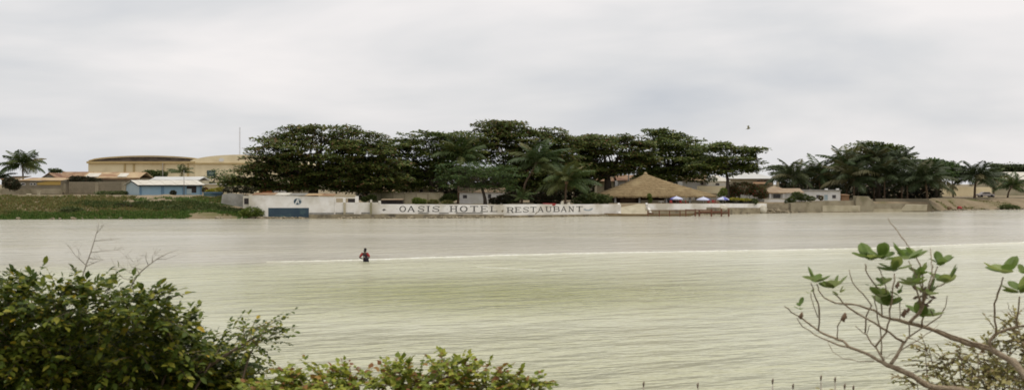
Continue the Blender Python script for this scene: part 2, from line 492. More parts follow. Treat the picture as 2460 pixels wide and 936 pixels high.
# edge of the sandbar: photo px -> py of the foam line
BAR = [(-700, 640), (300, 632), (690, 628), (870, 624), (1230, 612), (1500, 606), (2000, 598), (2150, 594), (2300, 588), (2460, 582), (3200, 566)]
def bar_py(px): return np.interp(px, [b[0] for b in BAR], [b[1] for b in BAR])

def water():
    pxs = np.arange(-760, 3260, 10.0)
    ys = [14.0]
    while ys[-1] < 270:
        y = ys[-1]
        ys.append(y + max(0.25, y * 0.0035))
    ys = np.array(ys)
    PX, YY = np.meshgrid(pxs, ys)
    XX = (PX - CX) * YY / F
    PY = HY + CAMZ * F / YY
    edge = bar_py(PX)
    soft = np.interp(PX, [200, 700, 1000], [22, 10, 2.5])
    silt = np.clip((PY - edge + fract_noise(PX * 0.02, YY * 0.1, 5) * 0.8) / soft, 0, 1)
    # olive patch inside the sandbar, dark ripple tone painted into its colour
    deep = np.exp(-((PX - 1150) / 560) ** 2 - ((PY - 705) / 42) ** 2)
    nr, nc = PX.shape
    idx = np.arange(nr * nc).reshape(nr, nc)
    Fq = np.stack([idx[:-1, :-1], idx[:-1, 1:], idx[1:, 1:], idx[1:, :-1]], -1).reshape(-1, 4)
    m = bpy.data.materials.new('river_water')
    m.use_nodes = True
    nt = m.node_tree
    N, Lk = nt.nodes, nt.links
    b = N['Principled BSDF']
    me = npmesh('water', np.stack([XX, YY, np.zeros_like(XX)], -1).reshape(-1, 3), Fq, m, True)
    fresh = np.where(PY > edge, np.exp(-np.maximum(PY - edge, 0) / 22.0), 0) * np.clip((PX - 600) / 500, 0, 1)
    for nm, arr in (('silt', silt), ('deep', deep), ('fresh', fresh)):
        a = me.attributes.new(nm, 'FLOAT', 'POINT')
        a.data.foreach_set('value', arr.ravel().astype(np.float32))
    def attr(nm):
        a = N.new('ShaderNodeAttribute')
        a.attribute_name = nm
        return a.outputs['Fac']
    def noise(scale, st, rot=0.0, detail=3.0, rough=0.5):
        g = N.new('ShaderNodeNewGeometry')
        mp = N.new('ShaderNodeMapping')
        mp.vector_type = 'TEXTURE'
        mp.inputs['Scale'].default_value = (1 / st[0], 1 / st[1], 1)
        mp.inputs['Rotation'].default_value = (0, 0, rot)
        Lk.new(g.outputs['Position'], mp.inputs[0])
        n = N.new('ShaderNodeTexNoise')
        n.inputs['Scale'].default_value = scale
        n.inputs['Detail'].default_value = detail
        n.inputs['Roughness'].default_value = rough
        Lk.new(mp.outputs[0], n.inputs['Vector'])
        return n.outputs['Fac']
    def mixc(fac, a, bcol):
        x = N.new('ShaderNodeMix')
        x.data_type = 'RGBA'
        if hasattr(fac, 'links'): Lk.new(fac, x.inputs['Factor'])
        else: x.inputs['Factor'].default_value = fac
        for k, c in (('A', a), ('B', bcol)):
            if isinstance(c, tuple): x.inputs[k].default_value = (*c, 1)
            else: Lk.new(c, x.inputs[k])
        return x.outputs['Result']
    def math_(op, a, bb):
        x = N.new('ShaderNodeMath')
        x.operation = op
        for k, c in ((0, a), (1, bb)):
            if isinstance(c, (int, float)): x.inputs[k].default_value = c
            else: Lk.new(c, x.inputs[k])
        return x.outputs[0]
    colr = mixc(attr('silt'), (0.495, 0.46, 0.36), (0.525, 0.515, 0.345))
    colr = mixc(math_('MULTIPLY', attr('fresh'), 0.9), colr, (0.70, 0.675, 0.50))
    colr = mixc(math_('MULTIPLY', math_('MULTIPLY', attr('deep'), math_('ADD', noise(1.0, (0.16, 0.34, 1), 0.35, 4), 0.35)), 1.0), colr, (0.33, 0.335, 0.125))  # olive tone with ripple shading put into the base colour
    # long streaks: shade of the swell lines painted into the colour
    st = noise(1.0, (0.030, 0.12, 1), 0.10, 4)
    r = N.new('ShaderNodeValToRGB')
    r.color_ramp.elements[0].position = 0.42
    r.color_ramp.elements[1].position = 0.64
    Lk.new(st, r.inputs[0])
    colr = mixc(math_('MULTIPLY', r.outputs[0], 0.20), colr, (0.36, 0.34, 0.19))
    Lk.new(colr, b.inputs['Base Color'])
    b.inputs['Roughness'].default_value = 0.17
    b.inputs['IOR'].default_value = 1.33
    b.inputs['Specular IOR Level'].default_value = 0.5
    w1 = noise(1.0, (0.30, 0.66, 1), 0.42, 3, 0.5)     # wind waves
    w2 = noise(1.0, (0.7, 2.2, 1), 0.30, 3, 0.6)        # ripples
    cat = noise(1.0, (0.02, 0.05, 1), 0.1, 2)           # wind patches
    amp = math_('ADD', math_('MULTIPLY', math_('POWER', cat, 3.0), 6.5), math_('MULTIPLY', attr('deep'), 1.2))
    h = math_('MULTIPLY', math_('ADD', math_('MULTIPLY', w1, 0.62), math_('MULTIPLY', w2, 0.20)), amp)
    bp = N.new('ShaderNodeBump')
    bp.inputs['Strength'].default_value = 1.0
    bp.inputs['Distance'].default_value = 1.05
    Lk.new(h, bp.inputs['Height'])
    Lk.new(bp.outputs[0], b.inputs['Normal'])
    o = link('water', me)
    tag(o, kind='structure')
water()

def riverbed():
    m = MB()
    m.poly([(-400, 5, -0.86), (400, 5, -0.86), (400, 330, -0.86), (-400, 330, -0.86)])
    tag(m.build('riverbed', M['bed']), kind='structure')
riverbed()

def foam_line(name, label, pts, w0, seed, hgt=0.07, gap=0.0):
    """a breaking wavelet: low ragged ridge of foam lying on the water; pts in photo px"""
    r = np.random.default_rng(seed)
    P = np.array(pts, dtype=float)
    px = np.arange(P[0, 0], P[-1, 0], 4.0)
    py = np.interp(px, P[:, 0], P[:, 1])
    Y = CAMZ * F / (py - HY) + fract_noise(px * 0.05, px * 0, seed) * 0.25
    x = (px - CX) * Y / F
    w = w0 * (0.25 + 0.9 * np.abs(fract_noise(px * 0.035, px * 0.02, seed + 1))) * r.uniform(.55, 1.25, len(px)) * np.clip((px - px[0]) / 200, 0.1, 1) * np.clip((px[-1] - px) / 60, 0.1, 1)
    keep = fract_noise(px * 0.02, px * 0.011, seed + 2) > gap
    V, Fq = [], []
    for k in range(len(px)):
        V += [(x[k], Y[k] - w[k], 0.004), (x[k], Y[k] - w[k] * 0.35, hgt * r.uniform(.6, 1.1)), (x[k], Y[k] + w[k] * 0.35, hgt * r.uniform(.6, 1.1)), (x[k], Y[k] + w[k], 0.004)]
    for k in range(len(px) - 1):
        if not (keep[k] and keep[k + 1]): continue
        for j in range(3):
            a = k * 4 + j
            Fq.append((a, a + 4, a + 5, a + 1))
    o = link(name, npmesh(name, V, Fq, M['foam'], True))
    tag(o, label, None, None, 'stuff')
foam_line('foam', 'thin white line of foam along edge of the pale sandbar water', [(640, 629), (690, 628.2), (870, 624), (1230, 612), (1500, 606), (2000, 598), (2150, 594), (2300, 588), (2460, 582), (2700, 577)], 0.52, 31, 0.05, -1.6)
foam_line('foam', 'faint broken foam streak in pale water in front of the wader', [(690, 629), (850, 634), (1000, 638), (1150, 641), (1300, 648), (1420, 652)], 0.13, 57, 0.02, 0.22)

# ------------------------------------------------------------------ vegetation builders
def pads_tree(name, label, cat, lobes, Y, trunk, base_z, lm, dens=1.0, leaf=0.52, pad=(.8, 2.2), flat=0.16, depth=0.75, group=None, trunk_r=0.45, seed=1, nleaf=105, tpl='quad', bark='bark', updroop=0.0):
    """crown of flat tiers of leaves. lobes in photo px (cx, cy, rx, ry[, dy])"""
    r = np.random.default_rng(seed)
    k = Y / F
    bx = X(trunk[0][0], Y)
    root = empty(name, (bx, Y, base_z), label, cat, group)
    C, S = [], []
    lob = []
    for lb in lobes:
        cx, cy, rx, ry = lb[:4]
        dy = lb[4] if len(lb) > 4 else r.uniform(-0.25, 0.25) * rx * k
        c = np.array([X(cx, Y), Y + dy, Z(cy, Y)])
        R = np.array([rx * k, rx * k * depth, ry * k])
        lob.append((c, R))
        n = max(4, int(dens * (5 + R[0] * max(R[2], 0.6) * 3.0)))
        u = r.normal(size=(n, 3))
        u /= np.linalg.norm(u, axis=1, keepdims=True)
        rr = r.uniform(0, 1, n) ** (1 / 3.4) * r.uniform(.9, 1.14, n)
        stray = r.uniform(0, 1, n) < .16
        rr = np.where(stray, r.uniform(1.05, 1.36, n), rr)
        u[:, 2] = np.where(stray, np.abs(u[:, 2]) * .8, u[:, 2])
        p = c + u * rr[:, None] * R
        C.append(p)
        S.append((pad[0] + (pad[1] - pad[0]) * r.uniform(0, 1, n) ** 1.5) * np.clip(R[0] / 3.0, 0.45, 1) * np.where(stray, .62, 1))
    C = np.concatenate(C)
    S = np.concatenate(S)
    P, Dv, Nv, Sc = [], [], [], []
    for c, s in zip(C, S):
        n = int(nleaf * (s / 1.5) ** 1.6) + 8
        a = r.uniform(0, 2 * np.pi, n)
        q = np.sqrt(r.uniform(0, 1, n))
        ex, ey = s * r.uniform(1.0, 1.6), s * r.uniform(0.7, 1.0)
        tx, ty = r.normal(0, 0.10, 2)
        dx, dy = np.cos(a) * q * ex, np.sin(a) * q * ey
        z = s * flat * (0.55 - q ** 2 * 0.9 + updroop * q) + r.normal(0, 0.085, n) * s + dx * tx + dy * ty
        P.append(np.stack([c[0] + dx, c[1] + dy, c[2] + z], 1))
        Dv.append(np.stack([np.cos(a) + r.normal(0, .5, n), np.sin(a) + r.normal(0, .5, n), r.normal(-0.05, .35, n)], 1))
        Nv.append(np.stack([r.normal(0, .3, n), r.normal(-0.15, .3, n), np.ones(n)], 1))
        Sc.append(leaf * r.uniform(0.7, 1.3, n))
    P = np.concatenate(P)
    T, Fx = (T_QUAD, F_QUAD) if tpl == 'quad' else (T_OV, F_OV)
    V, Fq = expand(T, Fx, P, frames(np.concatenate(Dv), np.concatenate(Nv)), np.concatenate(Sc))
    V = V - np.array([bx, Y, base_z])
    link('crown', npmesh('crown', V, Fq, lm), root)
    # trunk along its px path, limbs to the lobes
    tp = [at(a, b, Y) for a, b in trunk]
    tp[0].z = base_z - 0.15
    rad = np.linspace(trunk_r, trunk_r * 0.55, len(tp))
    MB().tube(tp, rad, 8).build('trunk', M[bark], root, True)
    top = tp[-1]
    for c, R in lob:
        c = Vector(c)
        mid = (top * 0.5 + c * 0.5) + Vector((0, 0, -0.12 * (c - top).length)) + Vector(r.normal(0, .25, 3))
        end = c + Vector((0, 0, -0.2))
        if (end - top).length < 0.6: continue
        mb = MB()
        mb.tube([top + (tp[-2] - top) * 0.15, top * 0.75 + mid * 0.25, mid, end], [trunk_r * .42, trunk_r * .34, trunk_r * .24, trunk_r * .10], 5)
        near = [Vector(p) for p in C if (Vector(p) - c).length < R.max() * 1.05]
        for p in near[:7]:
            q = mid.lerp(end, r.uniform(.3, .95))
            mb.tube([q, q.lerp(p, .5) + Vector((0, 0, -.15)), p], [trunk_r * .12, trunk_r * .08, trunk_r * .04], 4, False)
        mb.build('limb', M[bark], root, True)
    return root

def shrub(name, label, cat, lobes, Y, base_py, lm, leaf=0.16, n=900, seed=1, group=None, stems=5, depth=0.7, shell=0.55):
    """dense low shrub: leaves through ellipsoids; lobes in photo px"""
    r = np.random.default_rng(seed)
    k = Y / F
    cx = sum(l[0] for l in lobes) / len(lobes)
    bz = Z(base_py, Y)
    root = empty(name, (X(cx, Y), Y, bz), label, cat, group)
    P, D = [], []
    n = int(n * 2.4)
    area = sum(l[2] * l[3] for l in lobes)
    for (a, b, rx, ry) in lobes:
        m_ = int(n * rx * ry / area) + 10
        u = r.normal(size=(m_, 3))
        u /= np.linalg.norm(u, axis=1, keepdims=True)
        rr = r.uniform(shell ** 3, 1, m_) ** (1 / 3) * (1 + 0.16 * np.sin(u[:, 0] * 9 + a) * np.cos(u[:, 2] * 7 + b))
        P.append(np.array([X(a, Y), Y, Z(b, Y)]) + u * rr[:, None] * np.array([rx * k, rx * k * depth, ry * k]))
        D.append(u + r.normal(0, .6, (m_, 3)))
    P, D = np.concatenate(P), np.concatenate(D)
    nr = np.stack([r.normal(0, .5, len(P)), r.normal(-.2, .5, len(P)), np.ones(len(P))], 1)
    V, Fq = expand(T_QUAD, F_QUAD, P, frames(D, nr), leaf * r.uniform(.7, 1.3, len(P)))
    link('foliage', npmesh('foliage', V - np.array(root.location), Fq, lm), root)
    for i in range(stems):
        l = lobes[i % len(lobes)]
        e_ = at(l[0] + r.uniform(-.5, .5) * l[2], l[1], Y)
        s = Vector((X(cx, Y) * .4 + e_.x * .6, Y + r.uniform(-.2, .2), bz - 0.1))
        MB().tube([s, s.lerp(e_, .5) + Vector((r.normal(0, .08), 0, .05)), e_], [leaf * .22, leaf * .16, leaf * .08], 5).build('stem', M['bark'], root, True)
    return root

def frond_mesh(nm, e0, e1, droop, lm, nl=26, wid=0.022, ragged=0.15, seed=0):
    """unit-length palm frond along +X: rachis bending from elevation e0 to e1 (radians)"""
    r = np.random.default_rng(seed)
    n = 12
    pts = [Vector((0, 0, 0))]
    for i in range(n):
        t = (i + .5) / n
        a = e0 + (e1 - e0) * t ** 1.3
        pts.append(pts[-1] + Vector((math.cos(a), 0, math.sin(a))) / n)
    mb = MB()
    mb.tube(pts, [0.012 * (1 - .8 * i / n) for i in range(n + 1)], 4)
    for i in range(nl):
        t = 0.12 + 0.88 * (i + r.uniform(-.3, .3)) / nl
        t = min(max(t, .1), .995)
        f = t * n
        j = min(int(f), n - 1)
        p = pts[j].lerp(pts[j + 1], f - j)
        d = (pts[j + 1] - pts[j]).normalized()
        ln = 0.30 * (math.sin(math.pi * min(1, 0.18 + t * 0.80)) ** 0.7) * r.uniform(1 - ragged, 1 + ragged)
        for s in (-1, 1):
            dr = droop * r.uniform(.7, 1.3)
            v = (Vector((0, s, 0)) * 1.0 + d * (0.45 + 0.7 * t) + Vector((0, 0, -dr)))
            v.normalize()
            mid = p + v * ln * .5 + Vector((0, 0, .02))
            tip = p + v * ln + Vector((0, 0, -ln * .25 * dr))
            w = d * wid
            mb.poly([p, mid - w, tip, mid + w])
    me_o = mb.build(nm, lm)
    me = me_o.data
    bpy.data.objects.remove(me_o)
    return me

FR = {}
for key in ('palm', 'palm_dk'):
    FR[key] = [frond_mesh('frond', math.radians(78), math.radians(30), .35, L[key], seed=1),
               frond_mesh('frond', math.radians(55), math.radians(-12), .55, L[key], seed=2),
               frond_mesh('frond', math.radians(32), math.radians(-45), .8, L[key], seed=3),
               frond_mesh('frond', math.radians(5), math.radians(-72), 1.0, L[key], seed=4),
               frond_mesh('frond', math.radians(45), math.radians(-65), .9, L[key], seed=5)]

def palm(label, crown, length_px, base, Y, group, key='palm', n=20, seed=1, trunk_r=0.17, nuts=0, low=1.0, wide=1.25):
    r = np.random.default_rng(seed)
    top = at(crown[0], crown[1], Y)
    bz = Z(base[1], Y)
    root = empty('palm_tree', (X(base[0], Y), Y, bz), label, 'palm tree', group)
    b = Vector(root.location)
    mid = b.lerp(top, .5) + Vector(((b.x - top.x) * 0.25, 0, 0))
    MB().tube([b + Vector((0, 0, -.2)), b.lerp(mid, .5), mid, mid.lerp(top, .5), top], [trunk_r * 1.35, trunk_r * 1.05, trunk_r, trunk_r * .92, trunk_r * .9], 8).build('trunk', M['palmbark'], root, True)
    Lm = length_px * Y / F
    for i in range(n):
        u = i / (n - 1)
        az = i * 2.399 + r.uniform(-.25, .25)
        if u < .22: kind = 0
        elif u < .52: kind = 1
        elif u < .78: kind = 2 if r.uniform() < .6 else 4
        else: kind = 3 if r.uniform() < low else 2
        me = FR[key][kind]
        o = link('frond', me, root, top - b)
        s = Lm * r.uniform(.85, 1.15) * (1 if kind else .9)
        o.scale = (s, s, s * r.uniform(.62, .8))
        o.rotation_euler = (r.uniform(-.2, .2), r.uniform(-.12, .12), az)
    for i in range(nuts):
        a = i * 2.1
        MB().tube([top + Vector((math.cos(a) * .25, math.sin(a) * .25, -.5 + .2 * k)) for k in (0, .6, 1.2, 1.8)], [.04, .17, .17, .04], 6).build('coconut', M['tanroof'], root, True)
    return root

def foreground_bush(name, label, sprigs, lm, lmo, leaf, nl, seed, ground, stem_mat, sp_len=(.16, .30), nsingle=300, tpl=(T_OV, F_OV), stem_every=3, mains=None):
    """bush made of leafy sprigs: sprigs = (N,3) sprig start points; mains = list of main stem point lists"""
    r = np.random.default_rng(seed)
    root = empty(name, ground, label, 'bush')
    g = np.array(ground)
    P, D, Nn, S = [], [], [], []
    tw = MB()
    for i, p in enumerate(sprigs):
        out = p - (g + np.array([0, 0, .3]))
        out = out / (np.linalg.norm(out) + 1e-6)
        d = out * np.array([1, 1, .45]) + r.normal(0, .45, 3) + np.array([0, 0, .05])
        d /= np.linalg.norm(d)
        ln = r.uniform(*sp_len)
        pts = []
        for j in range(5):
            t = j / 4
            pts.append(p + d * ln * t + np.array([0, 0, -.18 * ln * t * t]))
        if i % stem_every == 0:
            tw.tube([tuple(q) for q in pts], [.004, .0035, .003, .002, .001], 3, False)
        side = np.cross(d, [0, 0, 1])
        side /= np.linalg.norm(side) + 1e-6
        for j in range(nl):
            t = (j + .6) / nl
            q = p + d * ln * t + np.array([0, 0, -.18 * ln * t * t])
            s = 1 if j % 2 else -1
            dv = side * s * r.uniform(.6, 1.1) + d * r.uniform(.3, .9) + np.array([0, 0, r.normal(-.15, .3)])
            if j == nl - 1: dv = d + np.array([0, 0, -.2])
            P.append(q)
            D.append(dv)
            Nn.append(np.array([r.normal(0, .35), r.normal(-.25, .35), 1]))
            S.append(leaf * r.uniform(.45, 1.3))
    P, D, Nn, S = np.array(P), np.array(D), np.array(Nn), np.array(S)
    R = frames(D, Nn)
    # the leaves that show largest: near the camera, inside the frame, facing it
    px = CX + P[:, 0] * F / P[:, 1]
    py = HY + (CAMZ - P[:, 2]) * F / P[:, 1]
    vis = (px > 0) & (px < 2460) & (py < 936)
    view = P - np.array([0, 0, CAMZ])
    view /= np.linalg.norm(view, axis=1, keepdims=True)
    size = S / P[:, 1] * np.abs(np.einsum('ij,ij->i', R[:, :, 2], view)) ** .5
    size = np.where(vis, size, 0)
    order = np.argsort(-size)
    single = np.zeros(len(P), bool)
    single[order[:nsingle]] = True
    V, Fq = expand(tpl[0], tpl[1], P[~single] - g, R[~single], S[~single])
    o = link('foliage', npmesh('foliage', V, Fq, lm, True), root)
    o['kind'] = 'stuff'
    base = npmesh('leaf', tpl[0], tpl[1], lmo, True)
    for i in np.nonzero(single)[0]:
        lo = link('leaf', base, root)
        mt = Matrix([[*(R[i][0] * S[i]), P[i][0] - g[0]], [*(R[i][1] * S[i]), P[i][1] - g[1]], [*(R[i][2] * S[i]), P[i][2] - g[2]], [0, 0, 0, 1]])
        lo.matrix_local = mt
    if tw.v:
        tw.build('twigs', stem_mat, root)['kind'] = 'stuff'
    for pts, rad in (mains or []):
        MB().tube(pts, rad, 6).build('stem', stem_mat, root, True)
    return root

# ------------------------------------------------------------------ buildings on the far bank
def win(parent, p0, p1, q0, q1, Y, name='window', frame='white_clean', pane='glass', fr=0.07):
    """window: frame ring standing 5 cm proud, dark pane set back inside it"""
    x0, x1, z0, z1 = X(p0, Y), X(p1, Y), Z(q1, Y), Z(q0, Y)
    y = Y - 0.05
    m = MB()
    m.box(x0 - fr, x1 + fr, y, Y + .02, z1, z1 + fr).box(x0 - fr, x1 + fr, y, Y + .02, z0 - fr, z0)
    m.box(x0 - fr, x0, y, Y + .02, z0, z1).box(x1, x1 + fr, y, Y + .02, z0, z1)
    w = m.build(name, M[frame], parent)
    pane_o = MB().box(x0, x1, Y - .012, Y + .03, z0, z1).build('pane', M[pane], w)
    return w

def house(name, label, p0, p1, q_eave, q_base, Y, dep, wall, roof=None, wins=(), doors=(), cat='house', base_wall=None):
    """box house seen square on; roof = (kind, ridge py, overhang px, material)"""
    x0, x1, zb, ze = X(p0, Y), X(p1, Y), Z(q_base, Y), Z(q_eave, Y)
    root = empty(name, ((x0 + x1) / 2, Y, zb), label, cat)
    MB().box(x0, x1, Y, Y + dep, zb - .6, ze).build('wall', M[wall], root)
    if roof:
        kind, qr, ov, rm = roof
        zr = Z(qr, Y)
        o = ov * Y / F
        xa, xb, ya, yb = x0 - o, x1 + o, Y - max(o, .35), Y + dep + max(o, .35)
        th = 0.10
        ze2 = ze + .012
        m = MB()
        if kind == 'flat':
            m.box(xa, xb, ya, yb, ze2, zr)
        elif kind == 'gable':          # ridge along x
            ym = (ya + yb) / 2
            m.hexa([(xa, ya, ze2), (xb, ya, ze2), (xb, ym, zr), (xa, ym, zr)], [(xa, ya, ze2 + th), (xb, ya, ze2 + th), (xb, ym, zr + th), (xa, ym, zr + th)])
            m.hexa([(xa, ym, zr), (xb, ym, zr), (xb, yb, ze2), (xa, yb, ze2)], [(xa, ym, zr + th), (xb, ym, zr + th), (xb, yb, ze2 + th), (xa, yb, ze2 + th)])
        elif kind == 'shed':
            m.hexa([(xa, ya, ze2), (xb, ya, ze2), (xb, yb, zr), (xa, yb, zr)], [(xa, ya, ze2 + th), (xb, ya, ze2 + th), (xb, yb, zr + th), (xa, yb, zr + th)])
        elif kind == 'hip':
            ym = (ya + yb) / 2
            ins = min((yb - ya) / 2, (xb - xa) * .42)
            a, b = (xa + ins, ym, zr), (xb - ins, ym, zr)
            m.poly([(xa, ya, ze2), (xb, ya, ze2), b, a]).poly([(xb, yb, ze2), (xa, yb, ze2), a, b])
            m.poly([(xa, yb, ze2), (xa, ya, ze2), a]).poly([(xb, ya, ze2), (xb, yb, ze2), b])
            m.poly([(xa, ya, ze2), (xa, yb, ze2), (xb, yb, ze2), (xb, ya, ze2)])
        elif kind == 'front':          # gable end towards us
            xm = (xa + xb) / 2
            for s, e_ in ((xa, xm), (xm, xb)):
                za, zb_ = (ze2, zr) if s == xa else (zr, ze2)
                m.hexa([(s, ya, za), (e_, ya, zb_), (e_, yb, zb_), (s, yb, za)], [(s, ya, za + th), (e_, ya, zb_ + th), (e_, yb, zb_ + th), (s, yb, za + th)])
            MB().prism([(x0, ze), (x1, ze), (xm, zr - .05)], Y, Y + dep).build('gable', M[wall], root)
        m.build('roof', M[rm], root)
    for w in wins: win(root, *w, Y)
    for d in doors:
        dd = win(root, d[0], d[1], d[2], d[3], Y, 'door', pane=d[4] if len(d) > 4 else 'dark', fr=.05)
    return root

# --- the long cream hall with two vaults, far left
def hall():
    Y = 300.0
    root = empty('vaulted_hall', (X(420, Y), Y, Z(459, Y)), 'long cream hall with vaulted roofs, far behind the blue building', 'hall')
    def arch(p0, p1, spring, crown, n=18):
        pts = []
        for i in range(n + 1):
            t = i / n
            pts.append((X(p0 + (p1 - p0) * t, Y), Z(spring - (spring - crown) * (1 - (2 * t - 1) ** 2) ** .62, Y)))
        return pts
    MB().box(X(212, Y), X(470, Y), Y, Y + 42, Z(459, Y) - .5, Z(389, Y)).build('wall', M['cream'], root)
    MB().box(X(470, Y), X(690, Y), Y - .6, Y + 42, Z(459, Y) - .5, Z(392, Y)).build('wall', M['cream'], root)
    a1 = arch(212, 492, 388, 376.5)
    MB().prism([(X(212, Y), Z(389, Y) + .01), ] + [(x, z - .02) for x, z in a1] + [(X(492, Y), Z(389, Y) + .01)], Y + .7, Y + 42).build('vault', M['darkroof'], root)
    rim = MB()
    for (xa, za), (xb, zb) in zip(a1[:-1], a1[1:]):
        rim.hexa([(xa, Y + .1, za), (xb, Y + .1, zb), (xb, Y + .9, zb), (xa, Y + .9, za)], [(xa, Y + .1, za + .35), (xb, Y + .1, zb + .35), (xb, Y + .9, zb + .35), (xa, Y + .9, za + .35)])
    rim.build('arch_rim', M['cream_d'], root)
    a2 = arch(452, 700, 390, 371.5)
    MB().prism([(X(452, Y), Z(392, Y) + .01)] + a2 + [(X(700, Y), Z(392, Y) + .01)], Y - .5, Y + 41).build('vault', M['cream'], root)
    MB().box(X(210, Y), X(470, Y), Y - .7, Y - .002, Z(392.5, Y), Z(387.5, Y)).build('cornice', M['cream_d'], root)
    MB().box(X(470, Y), X(690, Y), Y - .9, Y - .602, Z(394.5, Y), Z(391, Y)).build('cornice', M['cream_d'], root)
    for p in (300, 322, 392, 452):
        MB().box(X(p - 2, Y), X(p + 2, Y), Y - .3, Y - .003, Z(459, Y), Z(393, Y)).build('pilaster', M['cream_d'], root)
    c = Vector((X(533, Y), Y - .52, Z(384, Y)))
    m = MB()
    n = 18
    m.hexa  # plain round plaque
    ring = [(c.x + math.cos(2 * math.pi * i / n) * .75, c.z + math.sin(2 * math.pi * i / n) * .5) for i in range(n)]
    m.prism(ring, c.y - .06, c.y)
    m.build('plaque', M['white_clean'], root)
hall()

# --- brown and grey houses at the left edge
h = house('low_house', 'low tan house with sagging sheet roof behind the white post', 45, 146, 434, 462, 206, 6, 'block', ('shed', 427.5, 3, 'tanroof'), wins=[(52, 60, 440, 444), (73, 78, 440, 444), (81, 86, 440, 444)])
Yh = 206
MB().prism([(X(90, Yh), Z(444, Yh)), (X(146, Yh), Z(444, Yh)), (X(146, Yh), Z(434.3, Yh)), (X(112, Yh), Z(435.5, Yh)), (X(90, Yh), Z(439, Yh))], Yh - .10, Yh - .004).build('painted_panel', M['yellow'], h)
house('shed', 'yellowish shed under the palm at the left edge', 4, 45, 431, 455, 214, 5, 'beige', ('shed', 423.5, 2, 'tanroof'))
house('gabled_house', 'grey house with pointed gable and brown roof beside the left palm', 101, 135, 429, 458, 226, 9, 'grey_stain', ('front', 416, 2, 'rust'))
house('house', 'long brown roofed house with cream eave behind dark shrubs', 136, 206, 427, 456, 232, 8, 'beige', ('gable', 413, 2, 'rust'))
h = house('house', 'long house with patched tan roof in front of the cream hall', 198, 333, 428, 460, 213, 8, 'block', ('gable', 414, 3, 'tanroof'))
for a, b in ((205, 236), (282, 304)):
    Yr = 213
    MB().hexa([(X(a, Yr), Yr - .1, Z(426, Yr) + .10), (X(b, Yr), Yr - .1, Z(426, Yr) + .10), (X(b - 6, Yr), Yr + 3.2, Z(417.5, Yr) + .10), (X(a - 6, Yr), Yr + 3.2, Z(417.5, Yr) + .10)],
              [(X(a, Yr), Yr - .1, Z(426, Yr) + .18), (X(b, Yr), Yr - .1, Z(426, Yr) + .18), (X(b - 6, Yr), Yr + 3.2, Z(417.5, Yr) + .18), (X(a - 6, Yr), Yr + 3.2, Z(417.5, Yr) + .18)]).build('roof_sheet', M['paleroof'], h)
MB().pbox(196, 336, 428.6, 430.6, 212.55, .1).build('fascia', M['rust'], h)

def yard_wall():
    Y = 207.0
    root = empty('yard_wall', (X(230, Y), Y, Z(462, Y)), 'grey block yard wall with pillars left of the blue building', 'wall')
    # hollow blocks laid in courses, each one a piece of its own
    courses, bw = 5, 9.0
    zb, zt = Z(463, Y), Z(436, Y)
    hh = (zt - zb) / courses
    mes = {}
    MB().box(X(165, Y), X(298, Y), Y + .06, Y + .24, zb - .3, zt - .03).build('core', M['block'], root)
    for c in range(courses):
        x = 165 - (bw / 2 if c % 2 else 0)
        while x < 298:
            a, b = max(x, 165), min(x + bw, 298)
            x += bw
            if b - a < 1.5: continue
            key = round(b - a, 1)
            w = (b - a) * Y / F - .03
            if key not in mes:
                mb = MB().box(-w / 2, w / 2, 0, .06, 0, hh - .03)
                t = mb.build('block', M['block'])
                mes[key] = t.data
                bpy.data.objects.remove(t)
            o = link('block', mes[key], root)
            o.location = Vector((X((a + b) / 2, Y), Y + random.uniform(-.02, .01), zb + c * hh)) - root.location
    for p0, p1, q in ((147, 155, 441), (228, 236, 439), (292, 299, 437)):
        MB().pbox(p0, p1, q, 463, Y - .25, .55).build('pillar', M['concrete'], root)
yard_wall()
def low_wall(name, label, p0, p1, q0, q1, Y, th, m, cap=None, step=None):
    root = empty(name, (X((p0 + p1) / 2, Y), Y, Z(q1, Y)), label, 'wall')
    MB().pbox(p0, p1, q0, q1 + 3, Y, th).build('body', M[m], root)
    if cap:
        MB().box(X(p0, Y) - .05, X(p1, Y) + .05, Y - .05, Y + th + .05, Z(q0, Y) + .003, Z(q0, Y) + .12).build('coping', M[cap], root)
    if step:
        x = p0 + step
        while x < p1 - 2:
            MB().pbox(x - 1.2, x + 1.2, q0 - .6, q1 + 2, Y - .08, .07).build('pier', M[cap or m], root)
            x += step
    return root
low_wall('ruined_wall', 'pale crumbling low wall in front of the low tan house', 0, 147, 453, 462, 203, .3, 'concrete', None, 37)
o = empty('marker_post', at(91.5, 474, 190), 'short white concrete post on the grassy bank', 'post')
MB().pbox(88.5, 95, 459.5, 475, 190, .4).build('shaft', M['concrete_l'], o, bevel=.03)
MB().pbox(87.5, 96, 458, 459.4, 189.95, .5).build('cap', M['concrete_l'], o)
o = MB().pbox(62, 73, 465, 471.5, 191, .6).build('concrete_block', M['concrete_l'], bevel=.08)
tag(o, 'small pale concrete block lying left of the white post', 'block')

